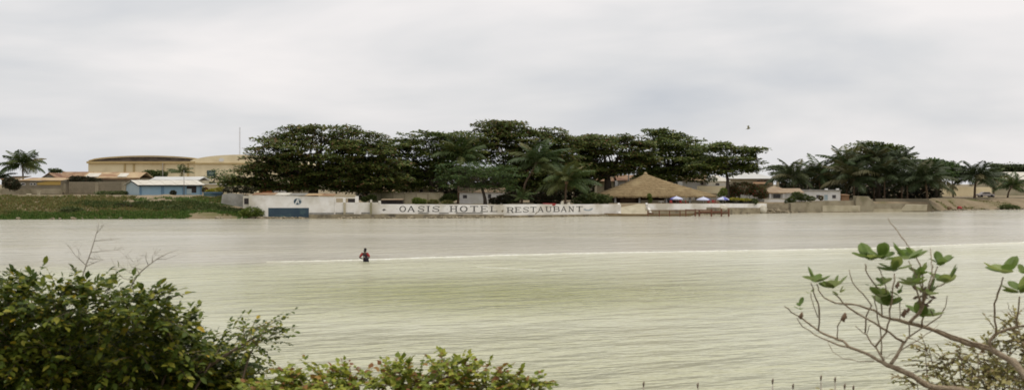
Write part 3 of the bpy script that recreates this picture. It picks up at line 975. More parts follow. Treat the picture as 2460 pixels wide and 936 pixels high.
# --- light blue building, seen at an angle
def blue_building():
    A = Vector((-66.5, 196, 0)); u = Vector((.82, .573, 0)); v = Vector((-.573, .82, 0))
    Lf, Ld = 11.4, 8.0
    zb, ze, zr = Z(468, 196), Z(443.5, 196), Z(433.5, 200)
    root = empty('blue_building', (A.x, A.y, zb), 'light blue building with pale metal roof on the left bank', 'building')
    P = lambda s, t, z: (A + u * s + v * t + Vector((0, 0, z)))[:]
    zb -= .35
    MB().hexa([P(0, 0, zb), P(Lf, 0, zb), P(Lf, Ld, zb), P(0, Ld, zb)], [P(0, 0, ze), P(Lf, 0, ze), P(Lf, Ld, ze), P(0, Ld, ze)]).build('wall', M['blue'], root)
    # gable wall at the left end
    MB().hexa([P(-.06, 0, zb), P(0, 0, zb), P(0, Ld, zb), P(-.06, Ld, zb)], [P(-.06, 0, ze), P(0, 0, ze), P(0, Ld, ze), P(-.06, Ld, ze)]).build('end_wall', M['blue_l'], root)
    m = MB()
    m.poly([P(-.06, 0, ze), P(-.06, Ld, ze), P(-.06, Ld / 2, zr)]).poly([P(Lf, 0, ze), P(Lf, Ld, ze), P(Lf, Ld / 2, zr)])
    m.build('gable', M['blue_l'], root)
    for s, w in ((0.0, .35), (3.9, .45), (7.75, .4), (11.0, .4)):
        MB().hexa([P(s, -.12, zb), P(s + w, -.12, zb), P(s + w, -.003, zb), P(s, -.003, zb)], [P(s, -.12, ze - .02), P(s + w, -.12, ze - .02), P(s + w, -.003, ze - .02), P(s, -.003, ze - .02)]).build('pillar', M['blue_d'], root)
    MB().hexa([P(.36, -.09, ze - .26), P(7.74, -.09, ze - .26), P(7.74, -.003, ze - .26), P(.36, -.003, ze - .26)], [P(.36, -.09, ze - .05), P(7.74, -.09, ze - .05), P(7.74, -.003, ze - .05), P(.36, -.003, ze - .05)]).build('beam', M['blue_d'], root)
    for s in (1.2, 2.6, 4.7, 6.2):
        MB().hexa([P(s, -.13, ze - .2), P(s + .8, -.13, ze - .2), P(s + .8, -.092, ze - .2), P(s, -.092, ze - .2)], [P(s, -.13, ze - .1), P(s + .8, -.13, ze - .1), P(s + .8, -.092, ze - .1), P(s, -.092, ze - .1)]).build('vent', M['dark'], root)
    MB().hexa([P(8.5, -.05, zb + .7), P(10.3, -.05, zb + .7), P(10.3, -.004, zb + .7), P(8.5, -.004, zb + .7)], [P(8.5, -.05, ze - .3), P(10.3, -.05, ze - .3), P(10.3, -.004, ze - .3), P(8.5, -.004, ze - .3)]).build('opening', M['dark'], root)
    MB().hexa([P(8.5, -.10, zb + .45), P(9.4, -.10, zb + .45), P(9.4, -.055, zb + .45), P(8.5, -.055, zb + .45)], [P(8.5, -.10, ze - .75), P(9.4, -.10, ze - .75), P(9.4, -.055, ze - .75), P(8.5, -.055, ze - .75)]).build('shutter', M['blue_l'], root)
    o, n = .45, 12
    for side in (0, 1):
        for i in range(n):                      # roofing sheets, each lapped on the next
            s0, s1 = -o + (Lf + 2 * o) * i / n, -o + (Lf + 2 * o) * (i + 1) / n - .02
            dz = .03 if i % 2 else 0
            t0, t1 = (-o, Ld / 2) if side == 0 else (Ld + o, Ld / 2)
            z0, z1 = ze + .01 - .1, zr + .02
            MB().hexa([P(s0, t0, z0 + dz), P(s1, t0, z0 + dz), P(s1, t1, z1 + dz), P(s0, t1, z1 + dz)], [P(s0, t0, z0 + .06 + dz), P(s1, t0, z0 + .06 + dz), P(s1, t1, z1 + .06 + dz), P(s0, t1, z1 + .06 + dz)]).build('roof_sheet', M['paleroof'], root)
    MB().bar(P(-o, -o - .03, ze - .14), P(Lf + o, -o - .03, ze - .14), .05, .16).build('fascia', M['dark'], root)
    MB().bar(P(-o - .02, -o, ze - .1), P(-o - .02, Ld / 2, zr), .05, .18).build('fascia', M['dark'], root)
blue_building()
house('house', 'pale roofed house just behind the blue building', 362, 478, 433, 462, 219, 7, 'beige', ('gable', 425, 2, 'greyroof'))
house('house', 'small cream house right of the blue building', 488, 556, 443, 466, 222, 6, 'cream', ('flat', 441, 1, 'white_clean'))
low_wall('tank', 'long low navy blue tank on the bank right of the blue building', 489, 532, 463, 473, 189, 1.2, 'navy', 'blue_d')['category'] = 'tank'
def pole(label, p, q0, q1, Y, r=.09, arm=True):
    root = empty('utility_pole', at(p, q1, Y), label, 'pole')
    MB().tube([at(p, q1 + 3, Y), at(p, q0, Y)], [r, r * .7], 7).build('shaft', M['pole'], root, True)
    if arm: MB().bar(at(p - 4, q0 + 2, Y), at(p + 4, q0 + 2, Y), .08).build('crossarm', M['pole'], root)
pole('thin grey pole standing behind the roof of the blue building', 391, 392, 440, 228, .10, False)
pole('thin grey pole in front of the blue building beside its dark opening', 442, 408, 468, 193, .06, False)
def mast():
    Y = 420.0
    root = empty('radio_mast', at(576, 450, Y), 'tall thin lattice mast rising behind the cream hall', 'mast')
    m = MB()
    b, t = at(576, 455, Y), at(576, 306, Y)
    w = .26
    for a in range(3):
        c = Vector((math.cos(a * 2.094), math.sin(a * 2.094), 0)) * w
        MB().tube([b + c, t + c], .04, 4).build('leg', M['mast'], root)
    n = 30
    for i in range(n):
        z0, z1 = b.lerp(t, i / n), b.lerp(t, (i + 1) / n)
        for a in range(3):
            c0 = Vector((math.cos(a * 2.094), math.sin(a * 2.094), 0)) * w
            c1 = Vector((math.cos((a + 1) * 2.094), math.sin((a + 1) * 2.094), 0)) * w
            m.bar(z0 + c0, z1 + c1, .025)
    m.build('bracing', M['mast'], root)
mast()
def billboard():
    Y = 250.0
    root = empty('billboard', at(508, 446, Y), 'dark blue billboard above the shrubs in front of the cream hall', 'billboard')
    MB().pbox(497, 517, 409, 423, Y, .25).build('panel', M['navy'], root)
    MB().pbox(496, 518, 423.1, 424.4, Y - .05, .35).build('ledge', M['cream'], root)
    for (a, b, c, d) in ((500, 508, 411, 412.5), (502, 513, 414.5, 416), (500, 511, 418, 419.5)):
        MB().pbox(a, b, c, d, Y - .03, .027).build('marking', M['paint_blue'], root)
    for p in (500, 514):
        MB().pbox(p - .7, p + .7, 424.5, 450, Y + .05, .15).build('post', M['pole'], root)
billboard()

# --- the hotel's riverside walls
def on_wall(px, A, B):
    """point where the sight line of photo column px meets the plan line A-B"""
    s = (px - CX) / F
    dx, dy = B[0] - A[0], B[1] - A[1]
    t = (s * A[1] - A[0]) / (dx - s * dy)
    return A[0] + t * dx, A[1] + t * dy

def wpt(px, d=0.0):
    Y = float(shoreY(px)) + d
    return (X(px, Y), Y)

def wall_run(mb, A, B, p0, p1, top, bot, th, n=1):
    """wall body between photo columns p0..p1 along plan line A-B; top/bot: py at the two ends"""
    for i in range(n):
        a, b = p0 + (p1 - p0) * i / n, p0 + (p1 - p0) * (i + 1) / n
        f = lambda q, t: q[0] + (q[1] - q[0]) * t
        xa, ya = on_wall(a, A, B)
        xb, yb = on_wall(b, A, B)
        ta, tb = Z(f(top, i / n), ya), Z(f(top, (i + 1) / n), yb)
        ba, bb = Z(f(bot, i / n), ya), Z(f(bot, (i + 1) / n), yb)
        d = Vector((xb - xa, yb - ya, 0)).normalized()
        nn = Vector((-d.y, d.x, 0)) * th
        mb.hexa([(xa, ya, ba), (xb, yb, bb), (xb + nn.x, yb + nn.y, bb), (xa + nn.x, ya + nn.y, ba)],
                [(xa, ya, ta), (xb, yb, tb), (xb + nn.x, yb + nn.y, tb), (xa + nn.x, ya + nn.y, ta)])
    return mb

A1, B1 = wpt(598, .9), wpt(915, .9)
hw = empty('white_wall', (*on_wall(700, A1, B1), 0), 'tall white riverside wall with round emblem and navy painted panel', 'wall')
wall_run(MB(), A1, B1, 598, 803, (467.5, 473), (524, 522), .4, 4).build('body', M['white'], hw)
def plaque(px0, px1, py0, py1, A, B, mtl, parent, name, proud=.02, z=0):
    xa, ya = on_wall(px0, A, B)
    xb, yb = on_wall(px1, A, B)
    mb = MB().hexa([(xa, ya - proud, Z(py1, ya)), (xb, yb - proud, Z(py1, yb)), (xb, yb - .003, Z(py1, yb)), (xa, ya - .003, Z(py1, ya))],
                   [(xa, ya - proud, Z(py0, ya)), (xb, yb - proud, Z(py0, yb)), (xb, yb - .003, Z(py0, yb)), (xa, ya - .003, Z(py0, ya))])
    return mb.build(name, M[mtl], parent)
plaque(644.5, 742, 499, 522, A1, B1, 'navy', hw, 'painted_panel', .03)
plaque(742.5, 802, 510.5, 515, A1, B1, 'grey_stain', hw, 'stain_band', .02)
def emblem():
    x, y = on_wall(714.5, A1, B1)
    k = y / F
    cz = Z(484, y)
    def disc(rx, rz, yy, th, m, nm, parent, n=28):
        ring = [(x + math.cos(2 * math.pi * i / n) * rx * k, cz + math.sin(2 * math.pi * i / n) * rz * k) for i in range(n)]
        return MB().prism(ring, yy - th, yy).build(nm, M[m], parent)
    d = disc(10, 8, y - .003, .02, 'paint_blue', 'emblem', hw)
    def patch(pts, m, off, nm):
        MB().prism([(x + a * k, cz - b * k) for a, b in pts], y - .024 - off, y - .0235).build(nm, M[m], d)
    patch([(-9, -1), (-5.5, -6), (-1, -7), (-3, -2), (-5.5, 3), (-8.2, 3)], 'navy', .006, 'dark_field')
    patch([(3, -2.5), (7.5, -3), (8.8, 1), (6.5, 4.5), (3.8, 3.2)], 'navy', .006, 'dark_field')
    patch([(-2.5, 4), (1, 2.5), (3, 5.5), (-1, 7.2)], 'navy', .006, 'dark_field')
    patch([(-6.5, 6), (-4.6, 6.8), (1.6, -5), (0.2, -6.2)], 'white_clean', .012, 'stroke')
    patch([(0.6, -4), (2.2, -4.6), (4.6, 3.6), (3.2, 4.6)], 'white_clean', .016, 'stroke')
    patch([(-2.2, 1.6), (3.0, 0.4), (3.2, 1.6), (-2.0, 3.0)], 'white_clean', .020, 'stroke')
emblem()
# rusty sheets lying along the top of the wall
for i, (a, b, q, mt) in enumerate(((606, 660, 466, 'rust'), (640, 694, 464.5, 'paleroof'), (690, 733, 467.5, 'grey_stain'), (730, 772, 470, 'tanroof'), (768, 802, 471.5, 'rust'))):
    xa, ya = on_wall(a, A1, B1)
    xb, yb = on_wall(b, A1, B1)
    dz = .03 * i
    zt = Z(468 + (a - 600) * .027, ya) + .02 + dz
    MB().hexa([(xa, ya - .15, zt), (xb, yb - .15, zt), (xb + .2, yb + 1.7, zt + .3), (xa + .2, ya + 1.7, zt + .3)], [(xa, ya - .15, zt + .05), (xb, yb - .15, zt + .05), (xb + .2, yb + 1.7, zt + .35), (xa + .2, ya + 1.7, zt + .35)]).build('roof_sheet', M[mt], hw)
wall_run(MB(), wpt(598, .35), wpt(915, .35), 742, 803, (515, 515), (528, 528), .6).build('footing', M['footing'], hw)
wall_run(MB(), wpt(598, .45), wpt(915, .45), 622, 742, (519.5, 522.5), (528, 528), .5).build('footing', M['footing'], hw)

# ruined return wall at the left end, with a dark recess
rw = empty('return_wall', (*wpt(560, 3), 1.2), 'grey brown plaster wall stub left of the white wall', 'wall')
Yq = float(shoreY(560)) + 3.0
MB().prism([(X(531, Yq), Z(488, Yq)), (X(584, Yq), Z(498, Yq)), (X(584, Yq), Z(466.5, Yq)), (X(552, Yq), Z(463.5, Yq)), (X(534, Yq), Z(467, Yq))], Yq, Yq + .5).build('body', M['grey_stain'], rw)
MB().pbox(584, 598.5, 470, 500, Yq - 1.4, .4).build('jamb', M['white'], rw)
MB().pbox(586.5, 597, 476, 490, Yq - 1.46, .055).build('recess', M['dark'], rw)

# middle stretch with posts and openings
md = empty('terrace_wall', (*on_wall(858, A1, B1), 0), 'white wall with open gaps and posts between emblem wall and lettered wall', 'wall')
wall_run(MB(), A1, B1, 803.3, 915, (486, 486), (514, 514), .35).build('body', M['white'], md)
wall_run(MB(), A1, B1, 804, 857, (473.5, 474), (475.5, 476), .35).build('lintel', M['white'], md)
for a, b, q in ((803.5, 806.5, 473.6), (824, 830, 475), (853, 861, 471), (889, 893.5, 479.5), (909, 914.5, 482)):
    wall_run(MB(), wpt(598, .82), wpt(915, .82), a, b, (q, q), (486.5, 486.5), .5).build('post', M['white'], md)
for a, b in ((825, 830), (889, 893)):
    wall_run(MB(), wpt(598, .55), wpt(915, .55), a, b, (486, 486), (524, 524), .3).build('buttress', M['beige'], md)
wall_run(MB(), A1, B1, 836, 853, (477, 477), (485.9, 485.9), .1).build('shutter', M['dark'], md)
wall_run(MB(), wpt(598, .35), wpt(915, .35), 803.2, 915, (514.1, 514.1), (528, 528), .6).build('footing', M['footing'], md)
plaque(806, 850, 510, 513.8, A1, B1, 'grey_stain', md, 'stain_band', .02)
plaque(868, 888, 509.5, 513.8, A1, B1, 'grey_stain', md, 'stain_band', .02)

# lettered wall
A2, B2 = wpt(915, .9), wpt(1210.1, .9)
A2b, B2b = wpt(1210.1, .9), wpt(1492, .9)
lw = empty('lettered_wall', (*on_wall(1200, A2, B2), 0), 'long low white wall painted OASIS HOTEL RESTAUBANT at the waterside', 'wall')
wall_run(MB(), A2, B2, 915, 1210, (490, 491.5), (513, 515), .4).build('body', M['white'], lw)
wall_run(MB(), A2b, B2b, 1210.2, 1492, (490.5, 490), (517, 513), .4).build('body', M['white'], lw)
wall_run(MB(), wpt(915, .35), wpt(1210, .35), 915, 1210, (513.2, 515.2), (528, 527), .6).build('footing', M['footing'], lw)
wall_run(MB(), wpt(1210, .55), wpt(1492, .55), 1210.2, 1492, (517.2, 513.2), (527, 523), .4).build('footing', M['footing'], lw)
for a, b in ((1005, 1030), (1055, 1078), (1095, 1160)):
    plaque(a, b, 510, 513, A2, B2, 'grey_stain', lw, 'stain_band', .015)

GLY = {  # strokes in a unit cell (x right, y up): (x0,y0,x1,y1,width)
 'O': None,
 'A': [(.12, 0, .5, 1, .13), (.5, 1, .88, 0, .17), (.28, .36, .72, .36, .09), (0, .03, .26, .03, .07), (.72, .03, 1, .03, .07)],
 'S': 'S',
 'I': [(.5, 0, .5, 1, .36), (.1, .03, .9, .03, .07), (.1, .97, .9, .97, .07)],
 'H': [(.2, 0, .2, 1, .17), (.8, 0, .8, 1, .17), (.2, .52, .8, .52, .09), (0, .03, .4, .03, .07), (0, .97, .4, .97, .07), (.6, .03, 1, .03, .07), (.6, .97, 1, .97, .07)],
 'T': [(.5, 0, .5, 1, .2), (0, .95, 1, .95, .1), (.04, .8, .04, .95, .06), (.96, .8, .96, .95, .06), (.28, .03, .72, .03, .07)],
 'E': [(.22, 0, .22, 1, .18), (0, .95, .92, .95, .1), (0, .05, 1, .05, .1), (.22, .52, .7, .52, .09), (.92, .78, .92, .95, .07), (.96, .05, .96, .24, .07), (.68, .42, .68, .62, .06)],
 'L': [(.25, 0, .25, 1, .19), (0, .97, .5, .97, .07), (0, .05, 1, .05, .1), (.96, .05, .96, .28, .07)],
 'R': [(.2, 0, .2, 1, .18), (0, .03, .4, .03, .07), (0, .96, .7, .96, .09), (.2, .5, .72, .5, .09), (.82, .58, .82, .9, .17), (.7, .96, .84, .86, .09), (.72, .5, .84, .62, .09), (.62, .5, .86, .02, .16), (.7, .03, 1, .03, .07)],
 'B': [(.2, 0, .2, 1, .18), (0, .96, .68, .96, .09), (0, .04, .75, .04, .09), (.2, .52, .72, .52, .08), (.8, .6, .8, .88, .16), (.85, .12, .85, .44, .17), (.66, .96, .82, .84, .09), (.7, .52, .82, .63, .09), (.7, .52, .86, .4, .09), (.73, .04, .87, .15, .09)],
 'U': [(.2, .2, .2, 1, .18), (.8, .2, .8, 1, .13), (.2, .22, .34, .05, .13), (.34, .05, .66, .05, .12), (.66, .05, .8, .22, .12), (0, .97, .4, .97, .07), (.6, .97, 1, .97, .07)],
 'N': [(.18, 0, .18, 1, .12), (.82, 0, .82, 1, .12), (.16, 1, .84, 0, .18), (0, .03, .36, .03, .07), (0, .97, .26, .97, .07), (.64, .97, 1, .97, .07)],
}
def arc_strokes(ch):
    out = []
    if ch == 'O':
        n = 14
        pts = [(.5 + .42 * math.cos(2 * math.pi * i / n), .5 + .46 * math.sin(2 * math.pi * i / n)) for i in range(n + 1)]
        for i in range(n):
            side = abs(math.cos(2 * math.pi * (i + .5) / n))
            out.append((*pts[i], *pts[i + 1], .09 + .09 * side))
    else:
        pts = [(.88, .74), (.80, .90), (.52, .96), (.22, .88), (.14, .72), (.26, .58), (.5, .51), (.76, .42), (.88, .26), (.76, .09), (.48, .03), (.2, .1), (.1, .26)]
        for i in range(len(pts) - 1):
            out.append((*pts[i], *pts[i + 1], .12 if 3 < i < 9 else .09))
        out += [(.9, .74, .9, .97, .07), (.1, .03, .1, .28, .07)]
    return out

def letter(ch, px0, px1, py0, py1, parent, A, B, mtl='paint_dark'):
    st = GLY[ch] if isinstance(GLY.get(ch), list) else arc_strokes(ch)
    mb = MB()
    wpx, hpx = px1 - px0, py1 - py0
    asp = wpx / hpx
    for i, (x0, y0, x1, y1, w) in enumerate(st):
        ax, ay, bx, by = x0 * wpx, y0 * hpx, x1 * wpx, y1 * hpx
        dx, dy = bx - ax, by - ay
        ln = math.hypot(dx, dy)
        # stroke weight in px, thick verticals and thin horizontals
        ww = (w * wpx * .74 if abs(dy) > abs(dx) * .6 else w * hpx * .95)
        ex, ey = dx / ln * ww * .12, dy / ln * ww * .12
        nx, ny = -dy / ln * ww / 2 * 1.15, dx / ln * ww / 2 * 1.15
        q = [(ax - ex - nx, ay - ey - ny), (bx + ex - nx, by + ey - ny), (bx + ex + nx, by + ey + ny), (ax - ex + nx, ay - ey + ny)]
        fr, bk = [], []
        for (u, v) in q:
            X_, Y_ = on_wall(px0 + u, A, B)
            zz = Z(py1 - v, Y_)
            fr.append((X_, Y_ - .008 - .0012 * i, zz))
            bk.append((X_, Y_ - .003, zz))
        mb.hexa(fr, bk)
    return mb.build('letter', M[mtl], parent)
for ch, a, b in (('O', 959.5, 975.5), ('A', 978, 997), ('S', 1003, 1020.6), ('I', 1023.5, 1034), ('S', 1037.7, 1057), ('H', 1079.6, 1100), ('O', 1104.7, 1123.4), ('T', 1129.6, 1148.6), ('E', 1153.8, 1171.8), ('L', 1177, 1194.5)):
    letter(ch, a, b, 494.6, 508.4, lw, A2, B2)
for ch, a, b, q in (('R', 1216.8, 1235, 497.8), ('E', 1236.3, 1252.5, 497.3), ('S', 1255.6, 1271.3, 496.9), ('T', 1274, 1288.6, 496.6), ('A', 1291.6, 1306, 496.2), ('U', 1310, 1326, 495.8), ('B', 1328.3, 1345.6, 495.6), ('A', 1347, 1361.5, 495.6), ('N', 1365.4, 1379.6, 495.4), ('T', 1384.4, 1399.3, 495.2)):
    letter(ch, a, b, q, q + 12.7, lw, A2b, B2b)
def marks():
    def blob(pts, mtl, nm):
        fr, bk = [], []
        mb = MB()
        n = len(pts)
        P3 = []
        for yy in (.010, .003):
            for (a, b) in pts:
                x, y = on_wall(a, A2, B2) if a < 1210.1 else on_wall(a, A2b, B2b)
                P3.append((x, y - yy, Z(b, y)))
        mb.v = P3
        mb.f = [tuple(range(n)), tuple(range(2 * n - 1, n - 1, -1))] + [(i, (i + 1) % n, n + (i + 1) % n, n + i) for i in range(n)]
        mb.build(nm, M[mtl], lw)
    blob([(1401, 503), (1405, 500.5), (1409, 503.2), (1414, 503.8), (1420, 500), (1425, 499), (1422, 504), (1415, 506.3), (1407, 505.8)], 'paint_blue', 'painted_mark')
    blob([(917, 503.5), (920, 503), (922, 500.8), (925, 502.2), (928, 503.6), (924, 504.8), (922, 506.8), (920, 504.8)], 'paint_dark', 'painted_mark')
    for a, b in ((953.5, 502.3), (1065, 495.4), (1069, 494.6), (1074.5, 502), (1199, 495)):
        blob([(a - 1.2, b), (a, b - .8), (a + 1.2, b), (a, b + .8)], 'grey_stain', 'painted_dot')
    blob([(1204.5, 506), (1206.5, 504), (1210.5, 504.5), (1209, 506.5), (1207, 510), (1205.5, 509)], 'footing', 'stain')
    blob([(1284, 514), (1290, 508.5), (1292.5, 508.8), (1287, 514.2)], 'footing', 'stain')
marks()

# stones fallen along the foot of the walls
def stone_mesh(seed):
    r = np.random.default_rng(seed)
    bm = bmesh.new()
    bmesh.ops.create_icosphere(bm, subdivisions=1, radius=1)
    for v in bm.verts:
        v.co *= 1 + r.uniform(-.28, .22)
    me = bpy.data.meshes.new('stone')
    bm.to_mesh(me); bm.free()
    me.materials.append(M['stone'])
    return me
STONE = [stone_mesh(i) for i in range(4)]
def stones(parent, p0, p1, n, seed, smin=.12, smax=.36, dd=(-.1, .35), zz=(0, .18), flat=.7):
    r = np.random.default_rng(seed)
    off = wloc(parent)
    for i in range(n):
        p = r.uniform(p0, p1)
        Y = float(shoreY(p)) + r.uniform(*dd)
        s = r.uniform(smin, smax)
        o = link('stone', STONE[i % 4], parent)
        o.location = Vector((X(p, Y), Y, r.uniform(*zz))) - off
        o.scale = (s * 1.4, s, s * flat)
        o.rotation_euler = (r.uniform(-.4, .4), r.uniform(-.4, .4), r.uniform(0, 6.28))
stones(lw, 918, 1210, 70, 5)
stones(lw, 1210, 1480, 26, 6, .1, .25)
stones(hw, 625, 742, 22, 7, .12, .34)
stones(md, 804, 915, 24, 8, .1, .3)

# things on and behind the lettered wall
Yb = float(shoreY(1320)) + 1.0
o = MB().prism([(X(1306, Yb), Z(493.6, Yb)), (X(1333, Yb), Z(493.6, Yb)), (X(1336, Yb), Z(488.4, Yb)), (X(1304, Yb), Z(488, Yb))], Yb + .1, Yb + .9).build('red_board', M['redpaint'], bevel=.02)
tag(o, 'flat red board lying on top of the lettered wall', 'board')
for (a, b, q, lb) in ((1347, 1354, 482.5, 'pale ruined pillar stub on the lettered wall left of the palm'), (1363, 1370, 485.5, 'lower pale pillar stub on the lettered wall right of the palm')):
    Yp = float(shoreY(a)) + 1.0
    root = empty('pillar_stub', at((a + b) / 2, 490, Yp), lb, 'pillar')
    MB().pbox(a, b, q + 2, 492, Yp, .5).build('shaft', M['rock_w'], root, bevel=.06)
    MB().pbox(a + 1.5, b - .5, q, q + 1.95, Yp + .1, .35).build('broken_top', M['rock_w'], root, bevel=.08)
h = house('open_shed', 'dark low open shed behind the start of the lettering', 916, 966, 480.5, 492, 181.5, 2.5, 'dark', ('shed', 478.8, 1, 'tileroof'), cat='shed')
low_wall('garden_wall', 'long beige garden wall behind the start of the lettered wall', 888, 1064, 463.5, 489, 192, .3, 'beige', 'concrete', 28)
house('house', 'beige house under the trees with small flat roof above the garden wall', 978, 1030, 452, 487, 205, 7, 'beige', ('hip', 440, 3, 'tileroof'), doors=[(1008, 1016, 454, 466)])
house('house', 'low grey roofed house half hidden behind the big tree trunk', 890, 950, 460, 487, 207, 6, 'beige', ('gable', 451, 2, 'tanroof'))
house('orange_house', 'orange house with red shuttered window behind the white wall', 622, 664, 449, 476, 204, 6, 'orange', ('flat', 447, 1, 'tileroof'))
h = house('house', 'pale house with red window frame behind the emblem wall', 655, 684, 444, 478, 200, 5, 'white_clean', ('flat', 441.5, 2, 'white_clean'), wins=())
win(h, 662, 676, 446.5, 456, 200, pane='redpaint')
house('house', 'cream house with dark window behind the emblem beside the big trunk', 690, 745, 446, 478, 202, 6, 'beige', ('flat', 443.5, 2, 'cream'), wins=[(716, 725, 447, 453)])
house('house', 'small white house behind the round green tree', 1104, 1212, 462, 488, 196, 6, 'white_clean', ('gable', 452, 3, 'tileroof'), wins=[(1112, 1122, 468, 476), (1172, 1180, 466, 476)])
house('house', 'small beige house with red roof left of the thatched pavilion', 1434, 1474, 436, 486, 226, 6, 'beige', ('gable', 426, 2, 'rust'))
house('house', 'pale house with red sloping roof just behind the pavilion', 1484, 1545, 434, 486, 232, 7, 'greyroof', ('gable', 421, 3, 'rust'))
pole('grey wooden pole left of the thatched roof', 1510, 401, 488, 223, .17, False)

# ------------------------------------------------------------------ thatched pavilion and terrace
def pavilion():
    Y = 202.0
    k = Y / F
    zb, ze, zt = Z(491, Y), Z(469, Y), Z(418.5, Y)
    cx = X(1583, Y)
    hx, hy = 144 * k, 7.6
    cy = Y + hy
    root = empty('thatched_pavilion', (cx, cy, zb), 'open restaurant pavilion with large straw thatched roof and white columns', 'pavilion')
    MB().box(cx - hx * .93, cx + hx * .93, Y + .7, cy + hy * .9, zb - .5, zb).build('floor', M['concrete'], root)
    # hipped roof: overlapping courses of straw with ragged edges
    apx = X(1563, Y) - cx
    r = np.random.default_rng(3)
    n = 11
    def ring(t, drop=0.0, jit=0.0, grow=0.0, m=120):
        pts = []
        q = t
        for i in range(m):
            a = 2 * math.pi * i / m
            c, s = math.cos(a), math.sin(a)
            e_ = 7.0 - 3.5 * (1 - q)                      # rounded rectangle plan
            f = (abs(c) ** e_ + abs(s) ** e_) ** (-1 / e_)
            x = apx * (1 - q) + c * f * (hx * q + .35 * (1 - q)) * (1 + grow)
            y = s * f * (hy * q + .3 * (1 - q)) * (1 + grow)
            z = zt + (ze - zt) * (q ** .88) - drop + r.uniform(-jit, jit)
            pts.append((cx + x, cy + y, z))
        return pts
    for i in range(n):
        t0, t1 = i / n, (i + 1.25) / n if i < n - 1 else 1.0
        up = ring(max(t0, .0), .0, .015)
        lo = ring(t1, -.10 if i < n - 1 else 0, .05, .004)
        lo2 = ring(t1, .06 if i < n - 1 else .28, .06, -.004)
        V, Fq = up + lo + lo2, []
        m = len(up)
        for j in range(m):
            jj = (j + 1) % m
            Fq += [(j, jj, m + jj, m + j), (m + j, m + jj, 2 * m + jj, 2 * m + j)]
        V = np.array(V) - np.array([cx, cy, zb])
        link('thatch_course', npmesh('thatch_course', V, Fq, M['thatch']), root)
    under = ring(.985, .18)
    up = ring(.03, .35)
    m = len(up)
    V = np.array(under + up) - np.array([cx, cy, zb])
    link('ceiling', npmesh('ceiling', V, [(j, (j + 1) % m, m + (j + 1) % m, m + j) for j in range(m)], M['wood']), root)
    mb = MB()
    tp = Vector((cx + apx, cy, zt))
    mb.tube([tp + Vector((0, 0, -.15)), tp + Vector((0, 0, .12)), tp + Vector((0, 0, .38)), tp + Vector((.05, 0, .5))], [.55, .42, .28, .1], 9)
    mb.build('ridge_cap', M['thatch'], root, True)
    # straw ends hanging at the eave
    P, D = [], []
    for (x, y, z) in ring(.995, .18, .02, 0, 900):
        P.append((x, y, z)); D.append((r.normal(0, .2), r.normal(0, .2), -1))
    P, D = np.array(P), np.array(D)
    V, Fq = expand(T_QUAD, F_QUAD, P, frames(D, np.tile([0, -1, 0.1], (len(P), 1))), r.uniform(.15, .38, len(P)))
    fr = link('straw_fringe', npmesh('straw_fringe', V - np.array([cx, cy, zb]), Fq, M['thatch']), root)
    fr['kind'] = 'stuff'
    for p in (1480, 1538.5, 1603.5, 1660.5, 1703):
        for yy in (Y + 1.5, cy + hy * .8):
            x = X(p, Y)
            c = MB().tube([(x, yy, zb), (x, yy, zb + .25), (x, yy, zb + .27), (x, yy, ze + .12)], [.26, .26, .2, .19], 10).build('column', M['white_clean'], root, True)
    # back wall, half height, and the dark bar inside
    MB().box(cx - hx * .88, cx + hx * .25, cy + hy * .7, cy + hy * .75, zb, ze + .3).build('back_wall', M['wood'], root)
    MB().box(cx + hx * .26, cx + hx * .5, cy + hy * .7, cy + hy * .75, zb, ze + .3).build('back_wall', M['white_clean'], root)
    MB().box(X(1494, Y), X(1532, Y), Y + 3, Y + 3.6, zb, zb + 1.15).build('bar_counter', M['wood'], root)
    MB().bar((X(1541, Y), Y + .95, zb + .55), (X(1600, Y), Y + .95, zb + .55), .12, .5).build('parapet', M['block'], root)
    MB().bar((X(1664, Y), Y + .95, zb + .5), (X(1706, Y), Y + .95, zb + .5), .12, .6).build('parapet', M['block'], root)
pavilion()

def parasol(label, px, q_top, q_rim, w_px, base_q, Y, seed):
    k = Y / F
    c = at(px, base_q, Y)
    c.z = Z(491.4, 202)
    root = empty('parasol', c, label, 'parasol', 'blue and white parasols on the terrace')
    top, rim = at(px, q_top, Y), Z(q_rim, Y)
    R = w_px / 2 * k
    MB().tube([c, (c.x, c.y, top.z + .12)], .035, 6).build('pole', M['plastic_w'], root, True)
    n = 8
    for i in range(n):
        a0, a1 = 2 * math.pi * i / n, 2 * math.pi * (i + 1) / n
        p0 = Vector((c.x + math.cos(a0) * R, c.y + math.sin(a0) * R, rim))
        p1 = Vector((c.x + math.cos(a1) * R, c.y + math.sin(a1) * R, rim))
        m0, m1 = top.lerp(p0, .55) + Vector((0, 0, .06)), top.lerp(p1, .55) + Vector((0, 0, .06))
        mb = MB().poly([top, m0, m1]).poly([m0, p0, p1, m1]).poly([p0, p0 - Vector((0, 0, .16)), p1 - Vector((0, 0, .16)), p1])
        mb.build('canopy_panel', M['parasol_b' if (i + seed) % 4 == 0 else 'parasol'], root)
    MB().tube([c, c + Vector((0, 0, .08))], [.25, .22], 10).build('base', M['concrete'], root)
parasol('pale blue parasol nearest the middle of the pavilion', 1625, 471, 477, 32, 491, 197.0, 0)
parasol('white and blue parasol in front of the right pavilion column', 1690, 472.5, 479, 34, 491, 198.3, 1)
parasol('parasol at the right end of the pavilion beside the clipped hedge', 1737, 472, 478, 30, 491, 201.0, 2)

